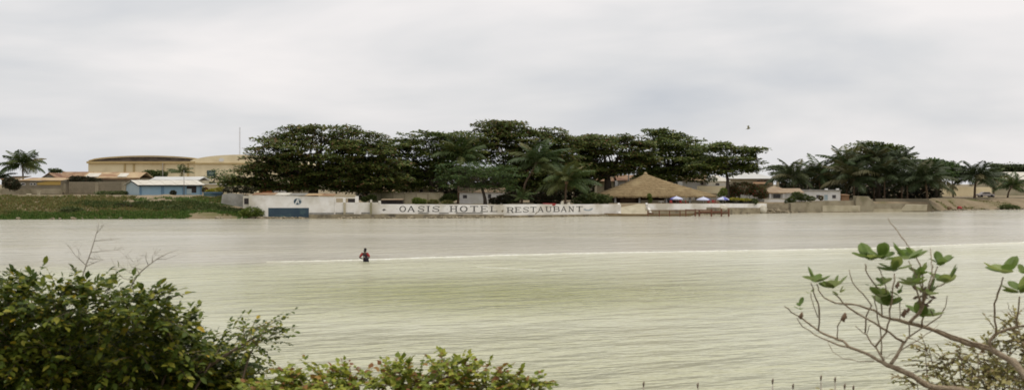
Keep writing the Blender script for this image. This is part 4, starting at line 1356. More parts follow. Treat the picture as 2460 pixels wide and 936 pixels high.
def chair(label, px, Y, rz):
    b = at(px, 491, Y)
    b.z = Z(491.4, 202)
    root = empty('terrace_chair', b, label, 'chair', 'red chairs on the terrace')
    root.rotation_euler = (0, 0, 0)
    c, s = math.cos(rz), math.sin(rz)
    def q(x, y, z): return (b.x + x * c - y * s, b.y + x * s + y * c, b.z + z)
    def bx(nm, x0, x1, y0, y1, z0, z1):
        MB().hexa([q(x0, y0, z0), q(x1, y0, z0), q(x1, y1, z0), q(x0, y1, z0)], [q(x0, y0, z1), q(x1, y0, z1), q(x1, y1, z1), q(x0, y1, z1)]).build(nm, M['redpaint'], root)
    bx('seat', -.24, .24, -.24, .24, .42, .46)
    bx('backrest', -.24, .24, .2, .25, .5, .92)
    for x in (-.22, .18):
        for y in (-.22, .21):
            bx('leg', x, x + .04, y, y + .04, 0, .42)
for i, (p, yy, rz, lb) in enumerate(((1613, 195.2, .3, 'red chair left of the pale blue parasol'), (1637, 195.8, 2.2, 'red chair right of the pale blue parasol'), (1650, 196.6, 1.2, 'red chair between the two left parasols'),
                                      (1703, 197.6, 2.6, 'red chair right of the white and blue parasol'), (1714, 198.2, .2, 'red chair nearest the end of the pavilion'), (1721, 199.2, 1.7, 'red chair left of the clipped hedge'))):
    chair(lb, p, yy, rz)
def table(label, px, Y, mtl):
    b = at(px, 491, Y)
    b.z = Z(491.4, 202)
    root = empty('terrace_table', b, label, 'table', 'tables on the terrace')
    MB().tube([b + Vector((0, 0, .70)), b + Vector((0, 0, .74))], .5, 14).build('table_top', M[mtl], root)
    MB().tube([b, b + Vector((0, 0, .7))], .05, 6).build('pedestal', M[mtl], root)
    MB().tube([b, b + Vector((0, 0, .04))], .28, 10).build('base', M[mtl], root)
table('red table under the pale blue parasol', 1626, 197.8, 'redpaint')
table('brown table under the white and blue parasol', 1690, 199.2, 'wood')
table('white table left of the middle of the terrace', 1588, 194.6, 'plastic_w')

# terrace wall, ramp, rocks
A3, B3 = wpt(1600, .8), wpt(1700, .8)
tw = empty('riverside_terrace_wall', (*on_wall(1700, A3, B3), 0), 'whitewashed terrace wall with stained foot below the parasols', 'wall')
A3b, B3b = wpt(1700, .8), wpt(1842, .8)
wall_run(MB(), wpt(1555, .8), wpt(1700, .8), 1556, 1700, (489.5, 489.2), (504, 503), .7, 2).build('body', M['white'], tw)
wall_run(MB(), A3b, B3b, 1700.2, 1842, (489.2, 488.5), (500, 500), .7, 2).build('body', M['white'], tw)
wall_run(MB(), wpt(1555, .5), wpt(1700, .5), 1552, 1700, (504, 503), (523, 520), .8, 2).build('footing', M['footing'], tw)
wall_run(MB(), wpt(1700, .5), wpt(1842, .5), 1700.2, 1842, (498, 499), (520, 516), .8, 2).build('footing', M['footing'], tw)
for pa, pb in ((1496, 1555), (1555.2, 1640), (1640.2, 1740), (1740.2, 1840)):
    (xa, ya), (xb, yb) = wpt(pa, 4.0 if pa < 1500 else 1.6), wpt(pb, 4.0 if pa < 1500 else 1.6)
    zt_ = Z(491.5, 202)
    MB().hexa([(xa, ya, .5), (xb, yb, .5), (X(pb, 222), 222, .5), (X(pa, 222), 222, .5)], [(xa, ya, zt_), (xb, yb, zt_), (X(pb, 222), 222, zt_ + .002), (X(pa, 222), 222, zt_ + .002)]).build('terrace_floor', M['concrete'], tw)
stones(tw, 1560, 1840, 30, 11, .12, .3)
rp = empty('boat_ramp', (*wpt(1522, .5), 0), 'sloping tan concrete ramp at the left end of the terrace', 'ramp')
Yr = float(shoreY(1525))
m = MB()
m.hexa([(X(1488, Yr), Yr - .6, -.3), (X(1562, Yr), Yr - .6, -.3), (X(1560, Yr), Yr + 4.2, -.3), (X(1492, Yr), Yr + 4.2, -.3)],
       [(X(1488, Yr), Yr - .6, .12), (X(1562, Yr), Yr - .6, .12), (X(1556, Yr), Yr + 4.2, 1.95), (X(1498, Yr), Yr + 4.2, 1.95)])
m.build('slab', M['concrete_l'], rp)
MB().bar((X(1487, Yr), Yr - .7, .25), (X(1492, Yr), Yr + 4.2, 1.9), .35, .5).build('kerb', M['white'], rp)
MB().bar((X(1563, Yr), Yr - .7, .25), (X(1560, Yr), Yr + 4.2, 1.9), .35, .5).build('kerb', M['white'], rp)
def rock(label, px, py, r_px, rz_px, Y, m='rock_w', seed=0, cat='rock'):
    r = np.random.default_rng(seed)
    bm = bmesh.new()
    bmesh.ops.create_icosphere(bm, subdivisions=3, radius=1)
    k = Y / F
    for v in bm.verts:
        d = v.co.normalized()
        f = 1 + .10 * math.sin(d.x * 4 + seed) + .08 * math.sin(d.y * 6 + d.z * 5 + seed * 2) + .05 * math.sin(d.z * 11)
        v.co = Vector((d.x * r_px * k * f, d.y * r_px * k * .8 * f, d.z * rz_px * k * f))
    for f in bm.faces: f.smooth = True
    me = bpy.data.meshes.new('boulder')
    bm.to_mesh(me); bm.free()
    me.materials.append(M[m])
    o = link('boulder', me)
    o.location = at(px, py, Y)
    tag(o, label, cat)
rock('rounded whitewashed boulder at the right end of the terrace wall', 1832, 503, 12, 10.5, float(shoreY(1832)) + .4, seed=1)
rock('whitewashed boulder bulging from the terrace wall above the jetty', 1735, 499, 11, 8, float(shoreY(1735)) + .9, seed=4)

# jetty
def jetty():
    Y = 186.0
    root = empty('jetty', (X(1650, Y), Y, 0), 'rickety wooden jetty with thin posts and handrail in front of the terrace', 'jetty')
    for i, p in enumerate((1556, 1584.5, 1608.5, 1634, 1648)):
        x = X(p, Y)
        MB().bar((x, Y, -.9), (x + random.uniform(-.05, .05), Y, Z(504.5, Y)), .16, .16).build('post', M['redwood'], root)
    for p, q in ((1670.5, 502), (1680, 503), (1709, 502.5), (1733, 501), (1750.5, 501.5)):
        x = X(p, Y + .3)
        MB().bar((x, Y + .3, -.9), (x, Y + .3, Z(q, Y + .3)), .24, .24).build('post', M['redwood'], root)
    MB().bar((X(1555, Y), Y - .1, Z(505.5, Y)), (X(1672, Y), Y - .1, Z(506, Y)), .08, .14).build('handrail', M['wood'], root)
    MB().bar((X(1646, Y), Y + .15, Z(503.5, Y)), (X(1712, Y), Y + .15, Z(504.5, Y)), .08, .14).build('handrail', M['redwood'], root)
    MB().bar((X(1680, Y), Y + .15, Z(508.5, Y)), (X(1735, Y), Y + .15, Z(508, Y)), .08, .18).build('beam', M['redwood'], root)
    n = 22
    for i in range(n):
        p = 1672 + (1752 - 1672) * i / n
        x0, x1 = X(p, Y), X(p + 3.3, Y)
        z = Z(510.5, Y) + random.uniform(-.02, .02)
        MB().box(x0, x1, Y + .45, Y + 1.75, z, z + .07).build('plank', M['redwood'], root)
    MB().bar((X(1670, Y), Y + .6, Z(512, Y)), (X(1753, Y), Y + .6, Z(512, Y)), .12, .16).build('beam', M['wood'], root)
jetty()

# pirogue
def pirogue():
    Y = 187.6
    x0, x1 = X(1452, Y), X(1672, Y)
    cx = (x0 + x1) / 2
    root = empty('pirogue', (cx, Y, 0), 'long narrow bare wood pirogue moored in front of the ramp and jetty', 'boat')
    n, hl = 26, (x1 - x0) / 2
    def sec(t):          # half beam, keel z, gunwale z at t in -1..1
        w = .62 * (1 - abs(t) ** 3.2)
        return max(w, .03), -.14 + .36 * abs(t) ** 6, .30 + .14 * abs(t) ** 3
    out, inn = [], []
    for i in range(n + 1):
        t = -1 + 2 * i / n
        w, kz, gz = sec(t)
        x = cx + t * hl
        out.append([(x, Y - w, gz), (x, Y - w * .72, (kz + gz) * .42), (x, Y, kz), (x, Y + w * .72, (kz + gz) * .42), (x, Y + w, gz)])
        wi = max(w - .06, .005)
        inn.append([(x, Y - wi, gz), (x, Y - wi * .7, (kz + gz) * .42 + .05), (x, Y, kz + .06), (x, Y + wi * .7, (kz + gz) * .42 + .05), (x, Y + wi, gz)])
    V, Fq = [], []
    for s in (out, inn):
        for row in s: V += row
    m5 = 5
    for si in (0, 1):
        b = si * (n + 1) * m5
        for i in range(n):
            for j in range(4):
                q = (b + i * m5 + j, b + (i + 1) * m5 + j, b + (i + 1) * m5 + j + 1, b + i * m5 + j + 1)
                Fq.append(q if si == 0 else q[::-1])
    b = (n + 1) * m5
    for i in range(n):
        for j in (0, 4):
            Fq.append((i * m5 + j, (i + 1) * m5 + j, b + (i + 1) * m5 + j, b + i * m5 + j))
    link('hull', npmesh('hull', np.array(V) - np.array(root.location), Fq, M['pirogue'], True), root)
    for t in (-.6, -.2, .25, .62):
        w, kz, gz = sec(t)
        MB().box(cx + t * hl - .12, cx + t * hl + .12, Y - w + .03, Y + w - .03, gz - .1, gz - .05).build('thwart', M['wood'], root)
    for s in (-1, 1):
        pts = []
        for i in range(n + 1):
            t = -1 + 2 * i / n
            w, kz, gz = sec(t)
            pts.append((cx + t * hl, Y + s * w, gz + .02))
        MB().tube(pts, .045, 4).build('gunwale', M['wood'], root)
    bx_ = X(1563, Y)
    MB().box(bx_ - .45, bx_ + .45, Y - .5, Y + .2, .22, .62).build('stern_box', M['wood'], root)
pirogue()

# ------------------------------------------------------------------ houses to the right of the pavilion
h = house('house', 'white upper storeyed house directly behind the right end of the thatch', 1704, 1748, 435, 488, 232, 8, 'white_clean', ('hip', 419.5, 7, 'paleroof'), wins=[(1719, 1728, 440, 445)])
MB().pbox(1676, 1747, 446.5, 464, 231.0, .8).build('lower_wall', M['cream'], h)
house('house', 'grey walled house with tan roof left of the white upper house', 1640, 1702, 434.5, 488, 236, 7, 'greyroof', ('gable', 421, 4, 'tanroof'), wins=[(1683, 1690, 437, 444)])
h = house('villa', 'large villa with grey hipped metal roof right of the slim tree', 1758, 1858, 429, 488, 245, 12, 'beige', ('hip', 412, 9, 'greyroof'), wins=[(1818, 1826, 433, 437), (1834, 1842, 433, 437)])
MB().hexa([(X(1806, 244), 243, Z(442, 244)), (X(1852, 244), 243, Z(442, 244)), (X(1850, 244), 244.9, Z(436, 244)), (X(1812, 244), 244.9, Z(436, 244))],
          [(X(1806, 244), 243, Z(441, 244)), (X(1852, 244), 243, Z(441, 244)), (X(1850, 244), 244.9, Z(435, 244)), (X(1812, 244), 244.9, Z(435, 244))]).build('porch_roof', M['rust'], h)
house('bungalow', 'low white bungalow behind the clipped hedge', 1744, 1836, 461, 489, 222, 6, 'white_clean', ('flat', 459, 2, 'concrete_l'), wins=[(1772, 1779, 466, 476)], doors=[(1750.5, 1758, 465, 480)])
h = house('tiled_house', 'white house with brown tiled hip roof and dark window', 1842, 1900, 463, 488, 216, 7, 'white_clean', ('hip', 447, 6, 'tileroof'), wins=[(1857.5, 1875, 466, 476)])
for p in (1848, 1880):
    MB().pbox(p, p + 5, 464.5, 486, 215.0, .4).build('porch_column', M['white_clean'], h)
MB().pbox(1840, 1888, 462, 464, 214.6, 1.3).build('porch_roof', M['tanroof'], h)
MB().pbox(1866.5, 1871.5, 437, 452, 219, .6).build('chimney', M['concrete'], h)
house('wing_house', 'pale wing with low tiled roof between tiled house and cottage', 1886, 1924, 464, 488, 218.5, 6, 'greyroof', ('gable', 453.5, 7, 'tileroof'))
h = house('white_cottage', 'small bright white flat roofed cottage with grey door and two windows', 1928, 2019, 458, 482, 220, 6, 'white_clean', ('flat', 456, 2, 'grey_stain'), wins=[(1961, 1970, 468, 476), (1999, 2008, 468, 476)], doors=[(1980, 1988.5, 467.5, 480.5, 'blue_l')])
for p in (1986, 2013):
    MB().pbox(p - 3, p + 3, 452.5, 455.9, 221, .6).build('roof_vent', M['white_clean'], h)
low_wall('garden_wall', 'low white garden wall in front of the tiled house', 1836, 1890, 478, 488, 213, .25, 'white', 'concrete_l')
house('shed', 'rusty brown shed at the right side of the white cottage', 2021, 2040, 469, 482, 220, 3, 'rust', ('shed', 467.5, 1, 'rust'), cat='shed')
house('house', 'long pale roofed house behind the palms at the right edge', 2376, 2475, 431, 474, 300, 9, 'beige', ('gable', 413.5, 4, 'paleroof'), wins=[(2412, 2424, 435, 442), (2440, 2452, 435, 442)])
low_wall('boundary_wall', 'long cream boundary wall seen between the palms on the beach', 2195, 2382, 449, 470, 285, .4, 'cream', None)

# concrete river wall, right part
sw = empty('river_wall', (*wpt(2000, .8), 0), 'stained grey concrete river wall stepping along in front of the white cottage', 'wall')
A4, B4 = wpt(1896, .9), wpt(2080, .9)
wall_run(MB(), A4, B4, 1842, 1900, (489, 488), (516, 514), .8).build('rubble_slope', M['stone'], sw)
wall_run(MB(), A4, B4, 1894, 1976, (487, 486), (513, 512), .7).build('panel', M['concrete'], sw)
wall_run(MB(), wpt(1896, .6), wpt(2080, .6), 1976.3, 2076, (493.5, 493), (507.5, 507.5), .9).build('panel', M['concrete_l'], sw)
wall_run(MB(), wpt(1896, 1.7), wpt(2080, 1.7), 1950, 2062, (482, 481.5), (495, 495), .5).build('upper_panel', M['concrete'], sw)
wall_run(MB(), wpt(1896, .5), wpt(2080, .5), 1900, 2080, (507.6, 507.6), (513, 513), .8).build('footing', M['footing'], sw)
MB().pbox(1950, 1954, 479, 488, 213.5, .3).build('post', M['concrete_l'], sw)
stones(sw, 1842, 1905, 26, 12, .2, .5, (-.1, .8), (.05, .7))
stones(sw, 1905, 2070, 18, 13, .1, .25)
Yc = float(shoreY(2080)) + .2
MB().prism([(X(2072, Yc), -.4), (X(2094, Yc), -.4), (X(2103, Yc), Z(494, Yc)), (X(2103, Yc), Z(489, Yc)), (X(2086, Yc), Z(471.5, Yc)), (X(2058, Yc), Z(470.5, Yc)), (X(2056, Yc), Z(491, Yc))], Yc, Yc + 2.4).build('bastion', M['concrete'], sw, bevel=.05)
A5, B5 = wpt(2095, .9), wpt(2232, .9)
wall_run(MB(), A5, B5, 2098, 2178, (488.5, 488.5), (504, 504), .5).build('panel', M['concrete'], sw)
wall_run(MB(), wpt(2095, .6), wpt(2232, .6), 2094, 2182, (501.5, 502), (512, 512), .6).build('footing', M['concrete_l'], sw)
Yd = float(shoreY(2200)) + .1
MB().prism([(X(2162, Yd), Z(507.3, Yd)), (X(2227, Yd), Z(506.5, Yd)), (X(2228, Yd), Z(491, Yd)), (X(2178, Yd), Z(490.5, Yd))], Yd, Yd + 1.4).build('slab', M['concrete_l'], sw, bevel=.05)
MB().pbox(2160, 2229, 507.4, 512, Yd + .1, 1.2).build('slab_footing', M['footing'], sw)
low_wall('beach_wall', 'dark brown low wall behind the palms beside the concrete bastion', 2104, 2232, 477, 489, float(shoreY(2160)) + 6, .4, 'block', None)

# bits on the beach at the right edge
def heap(label, px, py, Y, rx, rz, m, seed): rock(label, px, py, rx, rz, Y, m, seed, 'heap')
heap('dark red heap lying at the water edge of the beach', 2305, 499.5, float(shoreY(2305)) + .9, 6, 5, 'redpaint', 3)
heap('dark brown clump at the water edge left of the red heap', 2281, 500, float(shoreY(2281)) + .9, 5, 4.5, 'wood', 5)
bs = empty('shore_rubble', (*wpt(2330, .5), 0), 'scattered stones along the water edge of the beach', 'rubble')
stones(bs, 2236, 2460, 60, 15, .12, .36, (-.1, 1.6), (0, .2))
ls = empty('shore_rubble', (*wpt(300, .5), 0), 'pale stones and rubble along the left grassy shore', 'rubble')
stones(ls, 0, 625, 55, 16, .12, .42, (.05, 1.0), (.02, .16))
def car():
    Y = 262.0
    b = at(2367, 474, Y)
    root = empty('parked_car', b, 'pale car parked among the beach palms', 'car')
    prof = [(-1.9, .35), (1.9, .35), (1.95, .75), (1.2, .88), (.75, 1.32), (-.7, 1.32), (-1.2, .92), (-1.95, .85)]
    MB().prism([(b.x + x, b.z + z) for x, z in prof], Y - .8, Y + .8).build('body', M['car'], root, bevel=.05)
    MB().prism([(b.x + x, b.z + z) for x, z in [(-1.05, .92), (1.02, .92), (.68, 1.24), (-.64, 1.24)]], Y - .815, Y - .802).build('side_window', M['glass'], root)
    for x in (-1.2, 1.2):
        for yy in (-.82, .62):
            w = MB().tube([(b.x + x, Y + yy, b.z + .32), (b.x + x, Y + yy + .2, b.z + .32)], .32, 14).build('wheel', M['tyre'], root)
car()

# ------------------------------------------------------------------ trees
pads_tree('almond_tree', 'huge spreading tree at the left with tiered reddish green crown above the emblem wall', 'tree',
          [(775, 316, 92, 16), (700, 334, 72, 18), (850, 332, 66, 18), (660, 362, 46, 18), (770, 360, 130, 26), (880, 366, 72, 24), (640, 395, 60, 22), (730, 398, 110, 28), (840, 402, 110, 28), (905, 398, 62, 24),
           (600, 424, 56, 18), (690, 430, 84, 20), (790, 438, 80, 18), (880, 432, 80, 20), (930, 430, 44, 20), (575, 438, 40, 14), (620, 446, 50, 12), (700, 448, 50, 9), (860, 454, 60, 9), (820, 420, 90, 24)],
          188, [(752, 486), (752, 466), (755, 448), (762, 430)], 1.95, L['almond'], 1.05, seed=11, trunk_r=1.05, group='big almond trees behind the walls')
pads_tree('almond_tree', 'dark spreading tree with two toned crown second from left behind the garden wall', 'tree',
          [(1020, 332, 56, 14), (1085, 326, 44, 13), (965, 345, 44, 14), (1040, 356, 74, 20), (960, 378, 48, 20), (1000, 398, 62, 24), (1075, 372, 56, 22), (950, 412, 48, 20), (1010, 424, 62, 20), (1060, 404, 60, 22), (960, 442, 50, 12), (1010, 446, 40, 10), (1090, 420, 50, 20), (926, 366, 40, 14), (1125, 345, 40, 13), (1120, 372, 44, 18)],
          199, [(1037, 486), (1037, 462), (1036, 440), (1038, 412)], 1.95, L['almond2'], 1.0, seed=12, trunk_r=.6, group='big almond trees behind the walls')
pads_tree('almond_tree', 'tallest middle tree with feathery reddish top behind the lettered wall', 'tree',
          [(1200, 296, 46, 7), (1185, 310, 52, 10), (1240, 316, 76, 12), (1315, 318, 50, 10), (1180, 338, 64, 18), (1270, 340, 84, 20), (1345, 346, 48, 20), (1150, 362, 52, 20), (1230, 374, 70, 24), (1320, 378, 70, 24), (1270, 410, 70, 24), (1195, 406, 56, 20), (1340, 410, 60, 24), (1270, 438, 70, 18), (1350, 442, 50, 16), (1205, 436, 50, 18)],
          204, [(1240, 486), (1241, 455), (1243, 425), (1245, 400)], 1.95, L['almond'], 1.0, seed=13, trunk_r=.7, group='big almond trees behind the walls')
pads_tree('almond_tree', 'broad dark tree with reddish top directly left of the thatched roof', 'tree',
          [(1450, 332, 74, 11), (1405, 340, 48, 13), (1500, 340, 52, 13), (1450, 356, 84, 18), (1400, 376, 52, 20), (1480, 382, 70, 20), (1525, 372, 36, 16), (1430, 402, 58, 20), (1400, 412, 40, 18), (1500, 402, 50, 16), (1390, 440, 36, 12), (1440, 418, 50, 12), (1376, 354, 38, 14), (1372, 384, 40, 18), (1545, 352, 32, 12), (1550, 385, 34, 16)],
          216, [(1461, 486), (1461, 460), (1460, 438), (1458, 420)], 1.95, L['almond'], 1.0, seed=14, trunk_r=.95, group='big almond trees behind the walls')
pads_tree('almond_tree', 'tall tree with wide tiers rising right behind the thatched roof', 'tree',
          [(1578, 315, 34, 8), (1605, 328, 50, 10), (1650, 338, 42, 9), (1590, 346, 66, 14), (1640, 358, 62, 14), (1560, 374, 48, 16), (1620, 384, 78, 18), (1570, 402, 50, 15), (1640, 408, 60, 16), (1610, 424, 66, 14), (1680, 388, 40, 16), (1560, 420, 40, 12), (1660, 428, 40, 10), (1672, 364, 36, 11)],
          226, [(1612, 486), (1612, 460), (1610, 438), (1606, 410)], 1.95, L['almond2'], 1.0, seed=15, trunk_r=.75, group='big almond trees behind the walls')
pads_tree('almond_tree', 'slim trunked tree with windswept crown reaching right over the villa roof', 'tree',
          [(1722, 350, 32, 7), (1700, 362, 40, 11), (1765, 358, 26, 7), (1790, 362, 30, 7), (1818, 358, 20, 3.5), (1750, 378, 50, 13), (1800, 380, 24, 8), (1730, 396, 52, 14), (1785, 400, 34, 9), (1805, 409, 18, 5), (1740, 412, 44, 10), (1690, 402, 34, 12)],
          213, [(1749, 488), (1748, 456), (1748, 430), (1744, 412)], 1.95, L['almond2'], 1.05, seed=16, trunk_r=.42, group='big almond trees behind the walls')
pads_tree('round_tree', 'rounded fresh green tree leaning over the middle of the lettered wall', 'tree',
          [(1135, 400, 62, 13), (1180, 408, 56, 14), (1095, 414, 42, 13), (1150, 426, 78, 16), (1210, 430, 40, 14), (1080, 434, 34, 11), (1120, 448, 50, 10), (1200, 450, 46, 10)],
          185, [(1166, 492), (1165, 478), (1162, 464), (1156, 446)], 1.95, L['green'], 1.35, leaf=.3, pad=(.7, 1.3), flat=.45, seed=17, trunk_r=.34, nleaf=110)
pads_tree('broadleaf_tree', 'dark broadleaf tree topping the palm group at right', 'tree',
          [(2100, 350, 36, 7), (2130, 358, 34, 8), (2075, 362, 34, 8), (2110, 378, 50, 12), (2165, 374, 26, 7), (2050, 385, 40, 12)], 242, [(2110, 478), (2110, 440), (2108, 400)], 2.2, L['almond2'], 1.1, seed=18, trunk_r=.5)
pads_tree('broadleaf_tree', 'flat topped green tree behind the large low palm near the beach', 'tree',
          [(2225, 386, 26, 5), (2260, 392, 34, 7), (2240, 404, 44, 10), (2285, 404, 24, 8), (2250, 420, 46, 10)], 250, [(2250, 474), (2250, 446), (2250, 425)], 2.3, L['green'], 1.2, seed=19, trunk_r=.35)
pads_tree('broadleaf_tree', 'pale green tree top between the villa and the palms', 'tree',
          [(1865, 402, 24, 4.5), (1895, 404, 24, 5), (1880, 414, 30, 8)], 255, [(1880, 470), (1880, 440), (1880, 420)], 2.1, L['far'], 1.3, seed=20, trunk_r=.3)
for i, (c, w, lb) in enumerate(((2400, 26, 'distant green tree above the pale roof, left of three'), (2432, 24, 'distant green tree above the pale roof, middle of three'), (2462, 26, 'distant green tree above the pale roof at the right edge'))):
    pads_tree('distant_tree', lb, 'tree', [(c, 400 + i, w, 6), (c - 8, 408, w, 7), (c + 10, 412, w, 7)], 340, [(c, 462), (c, 436), (c, 416)], 2.2, L['far'], 1.2, leaf=.6, seed=30 + i, group='trees beyond the right edge roof', trunk_r=.3)
pads_tree('broadleaf_tree', 'dark green tree between the billboard and the huge spreading tree', 'tree',
          [(535, 416, 30, 9), (515, 428, 28, 9), (548, 432, 26, 10), (505, 440, 24, 6)], 232, [(528, 464), (528, 450), (528, 436)], 3.4, L['green'], 1.3, leaf=.35, pad=(.6, 1.1), seed=22, trunk_r=.2)
pads_tree('distant_tree', 'tiny distant tree above the brown roof near the left edge', 'tree',
          [(131, 408, 12, 3), (136, 412, 14, 3.5)], 380, [(133, 445), (133, 425), (133, 414)], 2.2, L['far'], 1.5, leaf=.6, seed=23, trunk_r=.2)

def wood(label, p0, p1, q0, q1, Y, n, seed, base):
    r = np.random.default_rng(seed)
    px, u = r.uniform(p0, p1, n), r.uniform(0, 1, n) ** .8
    top = q0 + 7 * fract_noise(px * .05, px * .02, seed)
    py = top + (q1 - top) * u
    Yv = Y + r.uniform(0, 14, n)
    Pp = np.stack([(px - CX) * Yv / F, Yv, CAMZ - (py - HY) * Yv / F], 1)
    D = r.normal(size=(n, 3)); D[:, 2] *= .4
    V, Fq = expand(T_QUAD, F_QUAD, Pp, frames(D, np.stack([r.normal(0, .4, n), r.normal(-.2, .4, n), np.ones(n)], 1)), r.uniform(.6, 1.1, n))
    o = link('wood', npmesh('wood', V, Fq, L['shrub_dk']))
    tag(o, label, None, None, 'stuff')
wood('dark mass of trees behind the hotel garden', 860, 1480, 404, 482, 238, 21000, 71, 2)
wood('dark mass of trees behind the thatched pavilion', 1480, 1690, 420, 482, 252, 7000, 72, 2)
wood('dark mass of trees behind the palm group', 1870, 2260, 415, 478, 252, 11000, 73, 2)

# palms
gA, gB, gC = 'palms in the hotel garden', 'palms in the dark group at right', 'palms on the beach'
palm('shaggy palm at the left edge above the low houses', (54, 396), 66, (56, 462), 218, 'palms on the left bank', 'palm', 22, 41)
palm('dark palm cut by the left edge of the picture', (-6, 428), 46, (-6, 462), 216, 'palms on the left bank', 'palm_dk', 18, 42)
palm('small young palm behind the roof of the blue building', (437, 414), 36, (436, 446), 240, 'palms on the left bank', 'palm', 13, 43, low=.3)
palm('tall garden palm above the round green tree', (1108, 376), 82, (1100, 488), 196, gA, 'palm', 20, 44)
palm('leaning garden palm with curved trunk in the middle', (1290, 390), 86, (1252, 490), 193, gA, 'palm', 20, 45)
palm('low garden palm with coconuts beside the red board', (1360, 434), 90, (1358, 492), 189.5, gA, 'palm', 21, 46, nuts=5)
palm('stubby young palm at the foot of the leaning palm', (1252, 476), 42, (1252, 492), 187, gA, 'palm', 12, 47, trunk_r=.14, low=.2)
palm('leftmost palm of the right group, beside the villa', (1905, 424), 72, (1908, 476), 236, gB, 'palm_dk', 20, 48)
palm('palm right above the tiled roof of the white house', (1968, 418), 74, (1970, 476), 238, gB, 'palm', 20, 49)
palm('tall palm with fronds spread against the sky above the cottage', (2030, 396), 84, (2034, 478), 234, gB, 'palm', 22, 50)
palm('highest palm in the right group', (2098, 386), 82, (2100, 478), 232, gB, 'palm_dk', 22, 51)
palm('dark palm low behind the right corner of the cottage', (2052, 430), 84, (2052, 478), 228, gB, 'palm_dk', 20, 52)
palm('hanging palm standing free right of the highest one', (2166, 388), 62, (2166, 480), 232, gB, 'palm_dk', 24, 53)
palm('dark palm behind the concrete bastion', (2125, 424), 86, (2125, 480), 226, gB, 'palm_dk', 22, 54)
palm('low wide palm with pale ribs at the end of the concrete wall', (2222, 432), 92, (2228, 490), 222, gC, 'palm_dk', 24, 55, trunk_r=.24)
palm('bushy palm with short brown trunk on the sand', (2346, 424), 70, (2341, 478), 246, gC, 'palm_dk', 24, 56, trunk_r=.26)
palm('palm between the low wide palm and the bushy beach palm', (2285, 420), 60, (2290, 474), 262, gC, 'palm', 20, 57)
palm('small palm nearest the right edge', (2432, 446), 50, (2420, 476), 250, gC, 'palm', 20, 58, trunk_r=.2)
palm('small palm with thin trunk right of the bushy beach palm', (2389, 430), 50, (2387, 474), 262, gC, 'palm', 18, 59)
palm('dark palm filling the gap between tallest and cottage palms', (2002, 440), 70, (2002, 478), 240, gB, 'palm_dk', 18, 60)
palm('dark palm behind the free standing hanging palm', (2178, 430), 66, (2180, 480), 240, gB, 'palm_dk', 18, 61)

# shrubs
shrub('shrub', 'bright green bush at the foot of the white wall', 'bush', [(606, 508, 24, 11), (590, 514, 18, 8), (622, 512, 14, 9)], 175.0, 522, L['lime'], .22, 1500, 61)
shrub('shrub', 'dark rounded bush below the palm at the left edge', 'bush', [(26, 440, 20, 12), (38, 446, 12, 8)], 200, 458, L['shrub_dk'], .3, 900, 62)
shrub('shrub', 'dark low shrub above the grey block yard wall', 'bush', [(205, 431, 26, 6), (228, 434, 18, 4), (185, 430, 22, 6)], 210.5, 445, L['shrub_dk'], .3, 1100, 63)
shrub('shrub', 'green leafy bush behind the blue building in front of the hall', 'bush', [(360, 419, 22, 9), (384, 418, 18, 7), (345, 424, 12, 6)], 236, 445, L['shrub'], .35, 1300, 64)
shrub('croton_shrub', 'yellow leaved shrub above the navy tank', 'bush', [(518, 458, 20, 5), (505, 460, 12, 4), (530, 455, 10, 5)], 191.5, 468, L['croton'], .2, 900, 65)
shrub('flowering_shrub', 'small reddish shrub left of the yellow shrub', 'bush', [(493, 456, 8, 5)], 192.5, 466, L['redbush'], .18, 350, 66, stems=3)
shrub('shrub', 'dark scrubby bush on the plaster wall stub', 'bush', [(556, 456, 20, 6), (580, 455, 20, 7), (600, 458, 14, 5)], 182, 468, L['shrub_dk'], .25, 900, 67)
shrub('hedge', 'clipped dark hedge on the right end of the terrace', 'hedge', [(1745, 483, 16, 7), (1768, 483, 16, 7), (1790, 484, 14, 7)], 203.5, 491, L['shrub_dk'], .16, 2200, 68, shell=.75)
shrub('croton_hedge', 'yellow topped hedge growing on the clipped dark hedge', 'hedge', [(1768, 478, 22, 2.6), (1788, 479.5, 16, 2.8)], 203.2, 490, L['croton'], .16, 700, 69)
shrub('shrub', 'greyish green bush at the right end of the yellow hedge', 'bush', [(1810, 484, 11, 7)], 204, 491, L['shrub'], .18, 500, 70)
shrub('flowering_shrub', 'large green bush with red flowers behind the yellow hedge', 'bush', [(1785, 452, 40, 14), (1760, 460, 24, 12), (1818, 458, 26, 13), (1832, 466, 14, 10)], 215, 488, L['redbush'], .26, 3200, 71)
shrub('shrub', 'light green sapling at the right end of the thatch', 'bush', [(1738, 460, 9, 9), (1732, 468, 8, 6)], 206, 490, L['lime'], .2, 420, 72)
shrub('shrub', 'yellow green vine at the front of the pavilion', 'bush', [(1560, 470, 5, 5), (1562, 480, 4, 8)], 200.5, 491, L['lime'], .18, 350, 73, stems=2)
shrub('shrub', 'dark green bush between tiled house and white cottage', 'bush', [(1915, 470, 14, 9), (1932, 474, 14, 7), (1948, 477, 12, 5)], 212.5, 487, L['shrub'], .22, 1300, 74)
shrub('shrub', 'round reddish bush below the left cottage window', 'bush', [(1972, 475, 6, 5)], 214.5, 483, L['redbush'], .16, 280, 75, stems=3)
shrub('shrub', 'grey green bush beside the low white garden wall', 'bush', [(1902, 479, 10, 7), (1893, 483, 8, 6)], 210, 489, L['shrub'], .2, 600, 76)
shrub('shrub', 'dark leafy bush left of the thatched pavilion', 'bush', [(1420, 476, 30, 12), (1448, 478, 22, 10), (1395, 482, 22, 9)], 193, 492, L['shrub'], .28, 2000, 77)
shrub('shrub', 'dark undergrowth bush behind the word end of the lettered wall', 'bush', [(1300, 478, 28, 10), (1330, 480, 20, 9)], 191, 492, L['shrub_dk'], .28, 1500, 78)
